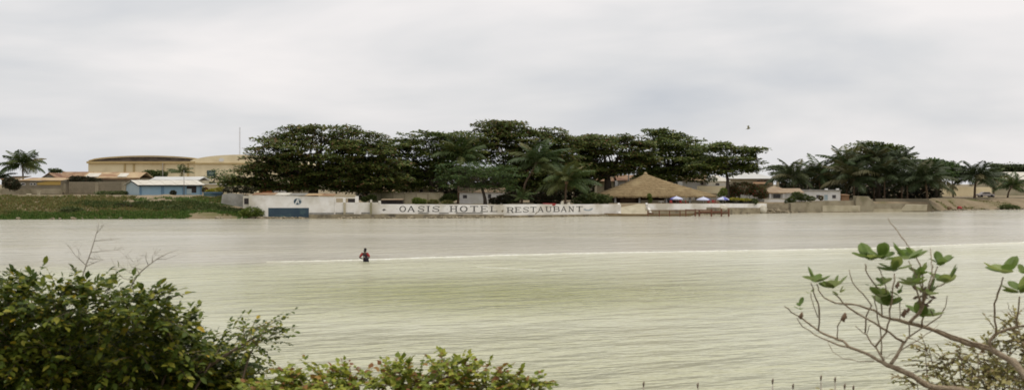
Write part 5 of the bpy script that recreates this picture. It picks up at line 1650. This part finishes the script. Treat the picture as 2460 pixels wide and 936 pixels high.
shrub('shrub', 'dark undergrowth bush right of the round tree trunk', 'bush', [(1215, 478, 26, 9), (1190, 482, 16, 6)], 188.5, 492, L['shrub_dk'], .28, 1300, 79)
shrub('shrub', 'olive bush behind the wall above the letter gap', 'bush', [(1080, 474, 18, 8), (1068, 480, 12, 6)], 186, 492, L['shrub'], .24, 900, 80)
shrub('shrub', 'yellowish weed bush behind the first word', 'bush', [(1002, 482, 12, 7), (1018, 484, 8, 5)], 184, 492, L['lime'], .22, 600, 81)
shrub('shrub', 'scrubby brown green bushes behind the second word', 'bush', [(1040, 485, 14, 5), (1075, 486, 14, 4)], 183, 492, L['grass_d'], .22, 700, 82)
shrub('shrub', 'green bush hanging over the gap wall beside the dark shed', 'bush', [(892, 474, 12, 6), (876, 478, 9, 5)], 184, 488, L['shrub'], .24, 600, 83)
shrub('shrub', 'green weed patch at the water edge of the beach', 'bush', [(2416, 497, 16, 5), (2436, 498, 14, 4)], float(shoreY(2420)) + 1.6, 503, L['shrub'], .24, 800, 84)
shrub('shrub', 'small dark bush before the blue building wall', 'bush', [(416, 463, 7, 5)], 192.3, 469, L['shrub_dk'], .2, 300, 85, stems=3)
shrub('shrub', 'low green hedge in front of the grey block yard wall', 'bush', [(255, 464, 26, 4), (290, 464, 24, 4)], 202, 469, L['shrub'], .24, 900, 86)

for i, (a, b, w, hh, lb) in enumerate(((292, 497, 30, 7, 'dark weedy bush on the left bank below the blue building'), (170, 503, 26, 6, 'dark green weedy bush low on the left bank near the water'), (425, 500, 24, 7, 'green bush on the bank below the dark opening of the blue building'),
                                       (345, 488, 26, 5, 'olive bush high on the left bank'), (480, 505, 26, 6, 'green bush on the bank left of the white wall'))):
    d_ = (7.0, 4.0, 5.5, 9.0, 4.5)[i]
    shrub('shrub', lb, 'bush', [(a, b, w, hh), (a + w * .7, b + 2, w * .6, hh * .7)], float(shoreY(a)) + d_, b + hh + 1, L['shrub' if i != 0 else 'shrub_dk'], .26, 420, 120 + i, stems=4)

# grass and weeds of the left bank and the beach: nobody could count them
def tufts(name, label, lm, pts, hgt, seed, nb=5):
    r = np.random.default_rng(seed)
    pts = np.repeat(pts, nb, 0)
    n = len(pts)
    pts = pts + np.stack([r.normal(0, .14, n), r.normal(0, .14, n), np.zeros(n)], 1)
    D = np.stack([r.normal(0, .55, n), r.normal(0, .55, n), np.ones(n)], 1)
    Nn = np.stack([r.normal(0, 1, n), -np.ones(n), r.normal(0, .2, n)], 1)
    T = np.array([(0, -.16, 0), (0, .16, 0), (.55, .13, .03), (1, 0, .12)])
    V, Fq = expand(T, [(0, 1, 2, 3)], pts, frames(D, Nn), hgt * r.uniform(.6, 1.4, n))
    o = link(name, npmesh(name, V, Fq, lm))
    tag(o, label, None, None, 'stuff')
def bank_pts(n, p0, p1, d0, d1, seed, thr, sd, inv=False):
    r = np.random.default_rng(seed)
    px, d = r.uniform(p0, p1, n), r.uniform(d0, d1, n)
    Y = shoreY(px) + d
    x = (px - CX) * Y / F
    v = fract_noise(x * .28, Y * .55, sd)
    keep = (v < thr) if inv else (v > thr)
    px, d, Y, x = px[keep], d[keep], Y[keep], x[keep]
    return np.stack([x, Y, left_z(px, d) - .05], 1)
tufts('grass', 'bright green grass along the left waterline', L['grass_g'], bank_pts(4600, -60, 596, .1, 3.2, 1, -.45, 21), .36, 1)
tufts('weeds', 'dark green weeds in patches on the left bank', L['shrub'], bank_pts(3600, -60, 590, 2.5, 9.0, 2, .12, 22), .5, 2)
tufts('dry_grass', 'dry olive brown grass covering the left bank', L['grass_d'], bank_pts(8500, -60, 604, 1.2, 14.5, 3, -.22, 23), .34, 3)
tufts('weeds', 'olive weeds on the upper left bank', L['grass_g'], bank_pts(1500, -60, 560, 7, 13, 4, .25, 24), .4, 4)
def beach_pts(n, seed):
    r = np.random.default_rng(seed)
    px, d = r.uniform(2235, 2480, n), r.uniform(.8, 9, n)
    Y = shoreY(px) + d
    x = (px - CX) * Y / F
    keep = fract_noise(x * .4, Y * .8, 25) > .25
    t = np.clip(d / 13, 0, 1)
    z = -.1 + 2.4 * t * t * (3 - 2 * t)
    return np.stack([x, Y, z], 1)[keep]
tufts('dry_grass', 'sparse dry weeds on the sandy slope at right', L['grass_d'], beach_pts(900, 5), .26, 5)

# ------------------------------------------------------------------ wading person
def skin_mesh(name, verts, edges, rads, root, material, sub=2):
    me = bpy.data.meshes.new(name)
    me.from_pydata([tuple(v) for v in verts], edges, [])
    o = bpy.data.objects.new(name, me)
    COL.objects.link(o)
    md_ = o.modifiers.new('skin', 'SKIN')
    md_.use_smooth_shade = True
    ss = o.modifiers.new('sub', 'SUBSURF')
    ss.levels = sub
    ss.render_levels = sub
    for i, rr in enumerate(rads):
        sv = me.skin_vertices[0].data[i]
        sv.radius = rr if isinstance(rr, tuple) else (rr, rr)
        sv.use_root = (i == root)
    dg = bpy.context.evaluated_depsgraph_get()
    dg.update()
    out = bpy.data.meshes.new_from_object(o.evaluated_get(dg))
    bpy.data.objects.remove(o)
    out.name = name
    out.materials.clear()
    out.materials.append(material)
    return out

def person():
    Y = 78.6
    b = Vector((X(876, Y), Y, -.86))
    root = empty('person', b, 'person in dark shirt with red sleeves wading waist deep in the river', 'person')
    def w(x, y, z): return (x, y, z + .86)     # z relative to the water surface
    V, E, R = [], [], []
    def add(p, r, prev=None):
        V.append(w(*p)); R.append(r)
        if prev is not None: E.append((prev, len(V) - 1))
        return len(V) - 1
    pel = add((.10, 0, .10), (.165, .125))
    wst = add((.08, .03, .26), (.145, .11), pel)
    cht = add((.03, .08, .46), (.18, .125), wst)
    shb = add((.0, .11, .585), (.13, .09), cht)
    nek = add((.0, .13, .66), .058, shb)
    hd1 = add((.012, .155, .735), (.075, .085), nek)
    hd2 = add((.02, .17, .83), (.072, .085), hd1)
    nose = add((.03, .275, .775), .014, hd1)
    for s in (-1, 1):
        add((.012 + s * .082, .15, .765), .014, hd1)
        sh = add((s * .205, .10, .56), .075, shb)
        el = add((s * .35 - .02, .02, .30), .052, sh)
        wr = add((s * .19 - .03, .24, .20), .034, el)
        pm = add((s * .15 - .03, .315, .19), (.042, .022), wr)
        for f in range(4):
            k1 = add((s * .13 - .03 + (f - 1.5) * .021, .365, .185 - .006 * abs(f - 1.5)), .0095, pm)
            k2 = add((s * .115 - .03 + (f - 1.5) * .021, .392, .155), .0085, k1)
            add((s * .11 - .03 + (f - 1.5) * .02, .385, .125 + .006 * abs(f - 1.5)), .0075, k2)
        t1 = add((s * .10 - .03, .33, .205), .011, pm)
        add((s * .085 - .03, .36, .19), .009, t1)
        hp = add((.10 + s * .10, .0, .0), .105, pel)
        kn = add((.09 + s * .11, .03, -.40), .068, hp)
        an = add((.08 + s * .12, -.01, -.79), .042, kn)
        add((.08 + s * .13, .14, -.83), .036, an)
    link('body', skin_mesh('body', V, E, R, pel, M['skin']), root)
    # hair
    me = skin_mesh('hair', [w(.012, .14, .77), w(.02, .155, .835), w(.022, .165, .855)], [(0, 1), (1, 2)], [(.084, .088), (.088, .094), .07], 1, M['hair'])
    link('hair', me, root)
    # shirt with short red sleeves
    me = skin_mesh('shirt', [w(.09, .01, .17), w(.08, .03, .27), w(.03, .08, .46), w(.0, .11, .585), w(0, .125, .63)], [(0, 1), (1, 2), (2, 3), (3, 4)], [(.19, .15), (.178, .138), (.21, .15), (.16, .115), (.075, .075)], 1, M['shirt'])
    sh_o = link('shirt', me, root)
    for s in (-1, 1):
        me = skin_mesh('sleeve', [w(s * .16, .10, .575), w(s * .225, .09, .53), w(s * .30, .05, .40), w(s * .335, .03, .335)], [(0, 1), (1, 2), (2, 3)], [.085, .098, .088, .078], 1, M['sleeve'])
        link('sleeve', me, sh_o)
    me = skin_mesh('print', [w(-.06, -.105, .36), w(-.02, -.10, .41), w(.02, -.11, .33)], [(0, 1), (1, 2)], [(.05, .03), (.055, .03), (.045, .03)], 1, M['patch'], 1)
    link('back_print', me, sh_o)
    me = skin_mesh('shorts', [w(.10, 0, .19), w(.10, 0, .08), w(0.0, .0, -.03), w(.0, .02, -.30), w(.205, .0, -.03), w(.20, .02, -.30)], [(0, 1), (1, 2), (2, 3), (1, 4), (4, 5)], [(.185, .15), (.20, .165), .14, .125, .14, .125], 1, M['shorts'])
    link('shorts', me, root)
person()

# bird
def bird():
    Y = 150.0
    c = at(1798, 308.5, Y)
    root = empty('bird', c, 'small bird flying in the sky above the right trees', 'bird')
    MB().tube([c + Vector((-.28, 0, -.10)), c + Vector((-.16, 0, -.06)), c + Vector((.05, 0, .0)), c + Vector((.2, 0, .05)), c + Vector((.28, 0, .06))], [.02, .08, .11, .07, .015], 8).build('body', M['bird'], root, True)
    for s in (-1, 1):
        m = MB()
        a = [c + Vector((.10, s * .06, .04)), c + Vector((-.12, s * .06, .02)), c + Vector((-.10, s * .26, .32)), c + Vector((.06, s * .24, .34)), c + Vector((-.12, s * .50, .42))]
        th = Vector((0, s * .012, -.012))
        m.hexa([a[0] + th, a[1] + th, a[2] + th, a[3] + th], [a[0], a[1], a[2], a[3]])
        m.poly([a[3], a[2], a[4]]).poly([a[3] + th, a[2] + th, a[4] + th * .3])
        m.build('wing', M['bird'], root)
    t = c + Vector((-.28, 0, -.1))
    MB().hexa([t + Vector((0, -.02, 0)), t + Vector((0, .02, 0)), t + Vector((-.18, .08, -.05)), t + Vector((-.18, -.08, -.05))], [t + Vector((0, -.02, .015)), t + Vector((0, .02, .015)), t + Vector((-.18, .08, -.035)), t + Vector((-.18, -.08, -.035))]).build('tail', M['bird'], root)
bird()

# ------------------------------------------------------------------ foreground plants
def lobe_points(lobes, Y, n, seed, depth=.9, shell=.35, jY=0.0):
    """points through ellipsoids given in photo px, on the near bank"""
    r = np.random.default_rng(seed)
    k = Y / F
    out = []
    area = sum(l[2] * l[3] for l in lobes)
    for lb in lobes:
        cx, cy, rx, ry = lb[:4]
        dy = lb[4] if len(lb) > 4 else 0
        m = int(n * rx * ry / area) + 3
        u = r.normal(size=(m, 3))
        u /= np.linalg.norm(u, axis=1, keepdims=True)
        rr = r.uniform(shell ** 3, 1, m) ** (1 / 3)
        Yc = Y + dy
        out.append(np.array([X(cx, Yc), Yc, Z(cy, Yc)]) + u * rr[:, None] * np.array([rx * k, max(rx, ry) * k * depth, ry * k]))
    return np.concatenate(out)

Yl = 9.0
lob = [(60, 720, 90, 52, .1), (200, 712, 100, 44), (330, 728, 90, 46, -.1), (90, 800, 150, 80, -.2), (260, 800, 150, 70, -.2), (390, 800, 110, 60), (470, 850, 120, 62, -.1), (140, 890, 200, 80, -.45), (350, 900, 180, 80, -.4),
       (540, 880, 80, 60), (-40, 760, 120, 90), (-40, 880, 140, 100, -.3), (420, 760, 50, 24), (60, 672, 56, 14, .2), (210, 682, 46, 14, .2), (345, 690, 52, 14, .1)]
lob = [(l[0] - 14, l[1] + 30, l[2], l[3], (l[4] if len(l) > 4 else 0) * .3 + (-.55 if l[1] < 740 else (-.25 if l[1] < 830 else .35))) for l in lob]
lob += [(120, 905, 120, 22, -.1), (330, 935, 120, 20, -.1), (30, 850, 60, 14, -.35), (420, 880, 60, 14, -.2)]
P = np.concatenate([lobe_points(lob, Yl, 1900, 91), lobe_points([(80, 880, 200, 85, .3), (310, 885, 190, 75, .3), (480, 915, 110, 45, .2), (-30, 870, 120, 100, .3)], Yl, 1100, 191, .5, 0)])
spray = lobe_points([(560, 800, 70, 22, .1), (620, 806, 50, 18, .1), (640, 790, 36, 12), (600, 836, 50, 18), (650, 815, 30, 10, .05)], Yl, 46, 92, .6, 0)
g0 = Vector((X(210, Yl), Yl, near_z(X(210, Yl), Yl).item()))
r_ = np.random.default_rng(5)
mains = []
for (a, b_) in ((60, 690), (200, 690), (330, 720), (430, 800), (530, 830), (120, 760), (280, 780), (-30, 760)):
    e_ = at(a, b_, Yl)
    st = g0 + Vector((r_.uniform(-.3, .3) + (e_.x - g0.x) * .3, r_.uniform(-.2, .2), -.05))
    mains.append(([st, st.lerp(e_, .35) + Vector((r_.normal(0, .06), r_.normal(0, .05), .05)), st.lerp(e_, .7) + Vector((r_.normal(0, .05), 0, .03)), e_], [.022, .017, .011, .004]))
mains.append(([at(470, 900, Yl), at(545, 850, Yl), at(590, 822, Yl), at(640, 795, Yl + .05), at(668, 780, Yl)], [.014, .013, .009, .005, .002]))
mains.append(([at(560, 842, Yl), at(620, 818, Yl + .05), at(680, 806, Yl)], [.006, .004, .002]))
foreground_bush('leafy_bush', 'large dense green bush with a few yellow leaves at the lower left', P, L['bush'], L['bush_o'], .062, 12, 93, tuple(g0), M['twig'], mains=mains)
foreground_bush('leafy_spray', 'thin leafy branches reaching right from the large left bush', spray, L['bush'], L['bush_o'], .044, 12, 94, tuple(at(575, 945, Yl)), M['twig'], (.14, .28), 120, mains=[([at(575, 960, Yl), at(585, 900, Yl), at(600, 850, Yl), at(625, 810, Yl)], [.012, .01, .007, .003])])

# bare twigs standing up from the left bush
def bare_twig(label, main, subs, Y, r0, seed):
    r = np.random.default_rng(seed)
    b = at(*main[0], Y)
    root = empty('bare_branch', b, label, 'branch', 'dead branches standing out of the left bush')
    n = len(main)
    MB().tube([at(a, q, Y) for a, q in main], [r0 * (1 - .8 * i / (n - 1)) for i in range(n)], 5).build('main_twig', M['twig_p'], root, True)
    for s in subs:
        dy = r.uniform(-.12, .12)
        pts = [at(a, q, Y + dy * i / len(s)) for i, (a, q) in enumerate(s)]
        MB().tube(pts, [r0 * .42 * (1 - .75 * i / (len(s) - 1)) for i in range(len(s))], 4).build('side_twig', M['twig_p'], root, True)
        # finer twiglets
        for i in range(6):
            t = r.uniform(.25, 1.0)
            q = pts[0].lerp(pts[-1], t)
            d = Vector((r.normal(0, 1), r.normal(0, .4), r.uniform(-.1, .9))).normalized() * r.uniform(.05, .11)
            MB().tube([q, q + d * .5 + Vector((0, 0, .005)), q + d], [r0 * .14, r0 * .1, r0 * .05], 3).build('twiglet', M['twig_p'], root)
bare_twig('taller dead branch rising from the left bush', [(197, 690), (199, 660), (208, 632), (218, 606), (228, 572), (236, 545), (238, 528)],
          [[(206, 636), (190, 620), (188, 600)], [(206, 636), (180, 612), (165, 590), (158, 584)], [(218, 606), (250, 602), (300, 598)], [(226, 578), (255, 576), (292, 573)], [(205, 640), (228, 630), (246, 623)], [(232, 560), (244, 546), (252, 534)], [(200, 652), (184, 648), (170, 650)], [(212, 620), (234, 622), (252, 624)]], Yl + .1, .0075, 3)
bare_twig('lower dead branch slanting right out of the left bush', [(300, 720), (318, 680), (334, 656), (352, 640), (376, 622), (402, 608), (428, 600)],
          [[(334, 656), (326, 640), (330, 626)], [(344, 648), (316, 640), (300, 612)], [(356, 636), (350, 620), (352, 604)], [(366, 628), (366, 614), (372, 606)], [(376, 622), (398, 622), (420, 614)], [(330, 662), (308, 652), (288, 638)], [(322, 674), (296, 668), (278, 650), (272, 640)]], Yl - .05, .0078, 4)

# vine covered bush in the middle
Ym = 8.0
lob = [(700, 915, 80, 26), (800, 905, 80, 30), (900, 912, 90, 30), (1000, 900, 80, 32), (1080, 890, 74, 34), (1150, 915, 80, 28), (1220, 922, 60, 22), (860, 940, 250, 30, -.2), (1080, 945, 200, 30, -.2), (640, 930, 50, 24, .1)]
lob = [(l[0], l[1] + 20, *l[2:]) for l in lob]
P = lobe_points(lob, Ym, 560, 95, .8)
P2 = lobe_points([(1085, 880, 36, 8), (1175, 898, 40, 9), (1250, 914, 40, 7), (1290, 918, 24, 4), (830, 900, 40, 9), (720, 900, 34, 8), (960, 902, 40, 8)], Ym, 60, 96, .6, 0)
P = np.concatenate([P, P2])
g1 = Vector((X(960, Ym), Ym, near_z(X(960, Ym), Ym).item()))
mains = []
for (a, b_) in ((720, 890), (840, 880), (960, 880), (1080, 862), (1170, 890), (1270, 905)):
    e_ = at(a, b_, Ym)
    st = g1 + Vector(((e_.x - g1.x) * .6, r_.uniform(-.15, .15), -.05))
    mains.append(([st, st.lerp(e_, .5) + Vector((r_.normal(0, .04), 0, .04)), e_], [.012, .009, .003]))
T_VINE = np.array([(0, 0, 0), (.10, .30, .03), (.42, .42, .0), (.62, .24, .05), (1, 0, -.14), (.62, -.24, .05), (.42, -.42, .0), (.10, -.30, .03), (.4, 0, -.03)])
F_VINE = [(i, 8, (i + 1) % 8) for i in range(8)]
foreground_bush('vine_bush', 'low sprawling vine with yellow green and reddish leaves at the bottom middle', P, L['vine'], L['vine_o'], .046, 10, 97, tuple(g1), M['twig'], (.10, .2), 300, (T_VINE, F_VINE), mains=mains)
r2 = np.random.default_rng(8)
def stalk(label, px, q0, Y, lean, seed, leafy=2, col='dry'):
    r = np.random.default_rng(seed)
    x = X(px, Y)
    gz = near_z(x, Y).item()
    root = empty('weed_stalk', (x, Y, gz - .02), label, 'weed', 'dry stalks at the bottom edge')
    t = at(px + lean, q0, Y)
    b = Vector((x, Y, gz - .04))
    MB().tube([b, b.lerp(t, .5) + Vector((.01, 0, 0)), t], [.006, .005, .004], 5).build('stem', M['twig_p'], root, True)
    MB().tube([t + Vector((0, 0, -.02)), t, t + Vector((.004, 0, .018))], [.004, .008, .003], 6).build('seed_head', M['twig'], root, True)
    for i in range(leafy):
        q = b.lerp(t, .80 + .09 * i)
        a = r.uniform(0, 6.28)
        V, Fq = expand(T_OV, F_OV, np.array([q]), frames(np.array([(math.cos(a), math.sin(a), .3)]), np.array([(0, -.3, 1.)])), np.array([.045]))
        link('leaf', npmesh('leaf', V - np.array(root.location), Fq, L[col]), root)
for i, (p, q, ln, lb) in enumerate(((1542, 921, 4, 'reddish weed tip poking up at the bottom edge near the middle'), (1690, 924, -14, 'green weed tip leaning left at the bottom edge'), (1856, 914, 0, 'dry stalk at the bottom edge, leftmost of the pale ones'),
                                    (1903, 926, 2, 'short dry stalk at the bottom edge between two taller ones'), (1972, 906, 0, 'tallest dry stalk at the bottom edge'), (2004, 910, 2, 'dry stalk right of the tallest one'), (2026, 926, 3, 'short dark stalk below the shrub branches'), (2046, 930, 4, 'small dark stalk nearest the shrub stem'))):
    stalk(lb, p, q, 7.6, ln, 60 + i, col='vine' if i == 1 else 'dry')

# tangled dry bush at the lower right
Yd = 7.9
lob = [(2400, 890, 70, 46), (2450, 850, 50, 44), (2330, 905, 60, 36), (2280, 920, 50, 26), (2470, 920, 90, 50), (2380, 945, 120, 36, -.2), (2440, 800, 30, 26)]
P = lobe_points(lob, Yd, 230, 98, .8, .1)
P = np.concatenate([P, lobe_points([(2220, 850, 14, 30), (2250, 890, 26, 30), (2200, 910, 18, 20), (2300, 860, 40, 26), (2360, 850, 40, 30), (2420, 790, 36, 20)], Yd, 42, 99, .5, 0)])
g2 = Vector((X(2400, Yd), Yd, near_z(X(2400, Yd), Yd).item()))
mains = []
for (a, b_) in ((2222, 835), (2250, 880), (2300, 850), (2350, 850), (2400, 840), (2440, 780), (2470, 830), (2200, 900), (2330, 880)):
    e_ = at(a, b_, Yd + r_.uniform(-.2, .2))
    st = g2 + Vector(((e_.x - g2.x) * .55, r_.uniform(-.15, .15), -.05))
    mains.append(([st, st.lerp(e_, .4) + Vector((r_.normal(0, .04), 0, .03)), st.lerp(e_, .75) + Vector((r_.normal(0, .03), 0, .0)), e_], [.007, .006, .004, .002]))
foreground_bush('dry_bush', 'sparse dry brownish bush tangled at the lower right corner', P, L['dry'], L['dry'], .036, 13, 100, tuple(g2), M['twig'], (.10, .2), 200, stem_every=1, mains=mains)

# large leaved shrub with tan branches at the right
def zc(x, y): return 1840 + x / 2.147, 500 + y / 2.147
def big_shrub():
    Y0 = 7.0
    base = Vector((X(2475, Y0), Y0, near_z(X(2475, Y0), Y0).item()))
    root = empty('large_leaved_shrub', base, 'shrub with bare tan branches and clusters of large round green leaves at right', 'shrub')
    r = np.random.default_rng(77)
    depth = {}
    def dep(x, y, dz=0.0):
        # smooth depth offset so that crossing branches keep apart
        return Y0 + .22 * math.sin(x * .006 + 1) + .16 * math.cos(y * .009) + dz
    def pt(x, y, dz=0.0):
        return at(*zc(x, y), dep(x, y, dz))
    br = [  # (points in crop coordinates, start radius, end radius, depth shift)
        ([(1370, 1180), (1240, 1040), (1080, 960), (960, 930), (900, 925), (820, 905), (770, 870), (720, 845), (650, 815), (600, 790)], .030, .017, 0),
        ([(600, 790), (560, 770), (500, 740), (430, 715), (370, 675), (320, 655), (270, 630), (230, 600), (180, 560), (130, 535), (95, 505)], .013, .004, 0),
        ([(1390, 1180), (1400, 1000), (1370, 890), (1280, 790), (1230, 765), (1160, 725)], .036, .026, .05),
        ([(1160, 725), (1080, 705), (1000, 680), (920, 650), (860, 625), (780, 600), (700, 580), (650, 570)], .019, .012, .05),
        ([(1150, 712), (1060, 690), (960, 655), (880, 622)], .010, .005, .02),
        ([(650, 570), (560, 525), (480, 500), (420, 492), (360, 488), (300, 460), (270, 420), (262, 390)], .009, .004, .05),
        ([(270, 630), (275, 540), (270, 490), (245, 430), (232, 385)], .007, .005, 0),
        ([(268, 560), (245, 500), (232, 460), (230, 435)], .004, .003, 0),
        ([(430, 716), (330, 685), (250, 650), (190, 610), (160, 565)], .007, .003, .03),
        ([(370, 675), (370, 630), (385, 580), (402, 560)], .005, .004, 0),
        ([(560, 786), (480, 790), (400, 775), (345, 740), (320, 690)], .004, .002, -.05),
        ([(645, 800), (700, 712), (716, 690)], .013, .011, 0),
        ([(716, 690), (640, 640), (560, 590), (470, 540), (400, 490), (355, 440)], .009, .005, 0),
        ([(716, 690), (770, 640), (820, 610), (900, 555), (925, 510), (935, 450)], .008, .003, -.04),
        ([(690, 735), (800, 670), (860, 630), (892, 598)], .005, .002, .04),
        ([(610, 785), (570, 720), (530, 670), (500, 640), (460, 605)], .008, .003, 0),
        ([(595, 755), (592, 640), (585, 600), (572, 520), (560, 450)], .006, .004, .05),
        ([(565, 712), (620, 640), (640, 570), (650, 480), (655, 400), (662, 335)], .008, .005, -.05),
        ([(512, 640), (515, 560), (545, 500), (500, 440), (460, 400), (440, 360), (430, 315)], .006, .003, .08),
        ([(600, 560), (590, 430), (545, 370), (515, 320), (512, 285)], .006, .005, .1),
        ([(625, 500), (618, 400), (600, 350), (578, 305)], .005, .004, .02),
        ([(740, 590), (790, 540), (812, 480), (822, 420)], .014, .012, 0),
        ([(812, 470), (808, 350), (795, 290), (770, 240), (730, 190), (700, 150), (670, 105), (640, 75), (632, 50)], .007, .0025, .04),
        ([(835, 440), (858, 340), (860, 300), (855, 265), (848, 205)], .006, .003, -.03),
        ([(838, 430), (870, 340), (885, 300)], .006, .004, .02),
        ([(842, 450), (880, 405), (925, 385)], .006, .005, -.02),
        ([(738, 595), (740, 660), (742, 672)], .005, .004, .02),
        ([(690, 585), (690, 500), (682, 450)], .004, .003, .05),
        ([(805, 605), (812, 560)], .007, .006, 0),
        ([(800, 500), (780, 430), (768, 395)], .007, .006, -.04),
        ([(808, 420), (770, 340), (735, 270)], .006, .004, -.05),
        ([(1160, 720), (1155, 680), (1185, 645), (1250, 620), (1330, 605), (1420, 590)], .014, .009, .05),
        ([(1186, 645), (1180, 580), (1178, 490), (1195, 440), (1215, 390), (1224, 355)], .009, .006, .05),
        ([(1298, 608), (1300, 540), (1308, 455)], .007, .006, .05),
        ([(1298, 560), (1270, 545), (1252, 515), (1245, 485)], .003, .002, .05),
        ([(1075, 700), (1068, 682)], .006, .005, .05),
        ([(540, 600), (530, 620), (520, 650)], .003, .003, .05),
        ([(600, 765), (640, 752), (668, 748)], .003, .002, .02),
    ]
    for pts, r0, r1, dz in br:
        P = [pt(x, y, dz) for x, y in pts]
        # subdivide with a little knobbly wander
        Q, Rr = [], []
        n = len(P)
        for i in range(n - 1):
            for t in (0, .5):
                q = P[i].lerp(P[i + 1], t)
                if t: q = q + Vector(r.normal(0, .004, 3))
                u = (i + t) / (n - 1)
                Q.append(q)
                Rr.append((r0 + (r1 - r0) * u) * r.uniform(.72, .94))
        Q.append(P[-1]); Rr.append(r1 * .8)
        MB().tube(Q, Rr, 6).build('branch', M['calo_bark'], root, True)
    # rosettes of thick round leaves, each leaf its own piece
    def leafmesh():
        n, m = 7, 4
        V, Fq = [], []
        for i in range(n + 1):
            t = i / n
            wd = .40 * (math.sin(math.pi * min(1, t ** .85)) ** .55) * (1 - .25 * (1 - t)) if 0 < t < 1 else 0.02
            for j in range(m + 1):
                s = -1 + 2 * j / m
                V.append((t, s * wd, .16 * abs(s) ** 1.3 * wd * 2 + .12 * t * t - .05 * math.sin(math.pi * t)))
        for i in range(n):
            for j in range(m):
                a = i * (m + 1) + j
                Fq.append((a, a + m + 1, a + m + 2, a + 1))
        me = npmesh('leaf', V, Fq, L['calo'], True)
        return me
    lm = leafmesh()
    ros = [(535, 262, 1.0), (600, 258, .85), (725, 262, .95), (765, 255, .6), (662, 322, .75), (900, 290, .7), (930, 385, 1.0), (795, 335, .65), (765, 395, .9), (835, 440, .8), (812, 560, .95), (600, 392, .5), (590, 462, .7), (630, 500, .85),
           (250, 375, .8), (348, 408, .8), (378, 440, .4), (175, 512, .42), (1225, 330, 1.05), (1310, 435, .95), (682, 448, .45), (543, 402, .25), (232, 434, .25), (1330, 330, .5)]
    for (x, y, s) in ros:
        c = pt(x, y, .0)
        n = 7 if s > .6 else (4 if s > .35 else 2)
        a0 = r.uniform(0, 6.28)
        for i in range(n):
            az = a0 + i * 2 * math.pi / n + r.uniform(-.3, .3) + (.5 if i % 2 else 0)
            el = r.uniform(.05, .5) if i < n * .6 else r.uniform(.6, 1.1)
            d = np.array([[math.cos(az) * math.cos(el), math.sin(az) * math.cos(el), math.sin(el)]])
            up = np.array([[-math.cos(az) * math.sin(el), -math.sin(az) * math.sin(el), math.cos(el)]])
            up = up + r.normal(0, .15, (1, 3))
            Rm = frames(d, up)[0]
            sc = .122 * s * r.uniform(.8, 1.15)
            o = link('leaf', lm, root)
            p = np.array(c) + Rm[:, 0] * .008 + np.array([0, 0, r.uniform(-.012, .012)]) - np.array(base)
            o.matrix_local = Matrix([[*(Rm[0] * sc), p[0]], [*(Rm[1] * sc), p[1]], [*(Rm[2] * sc), p[2]], [0, 0, 0, 1]])
    for (x, y, s) in ((405, 560, 1), (183, 552, .8), (715, 540, .9), (735, 525, .6), (680, 395, .7)):
        c = pt(x, y)
        MB().tube([c + Vector((0, 0, -.03)) * s, c + Vector((-.012, 0, -.015)) * s, c, c + Vector((.005, 0, .028)) * s], [.005 * s, .015 * s, .018 * s, .006 * s], 7).build('withered_bud', M['wood'], root, True)
    # dry remains of old leaves round the thick stem
    mb = MB()
    for i in range(26):
        c = pt(r.uniform(785, 850), r.uniform(420, 520))
        d = Vector(r.normal(0, 1, 3)).normalized() * .035
        mb.poly([c, c + d + Vector((0, 0, .012)), c + d * 1.6, c + d - Vector((0, 0, .012))])
    o = mb.build('dry_leaf_remains', M['twig'], root)
    o['kind'] = 'stuff'
big_shrub()
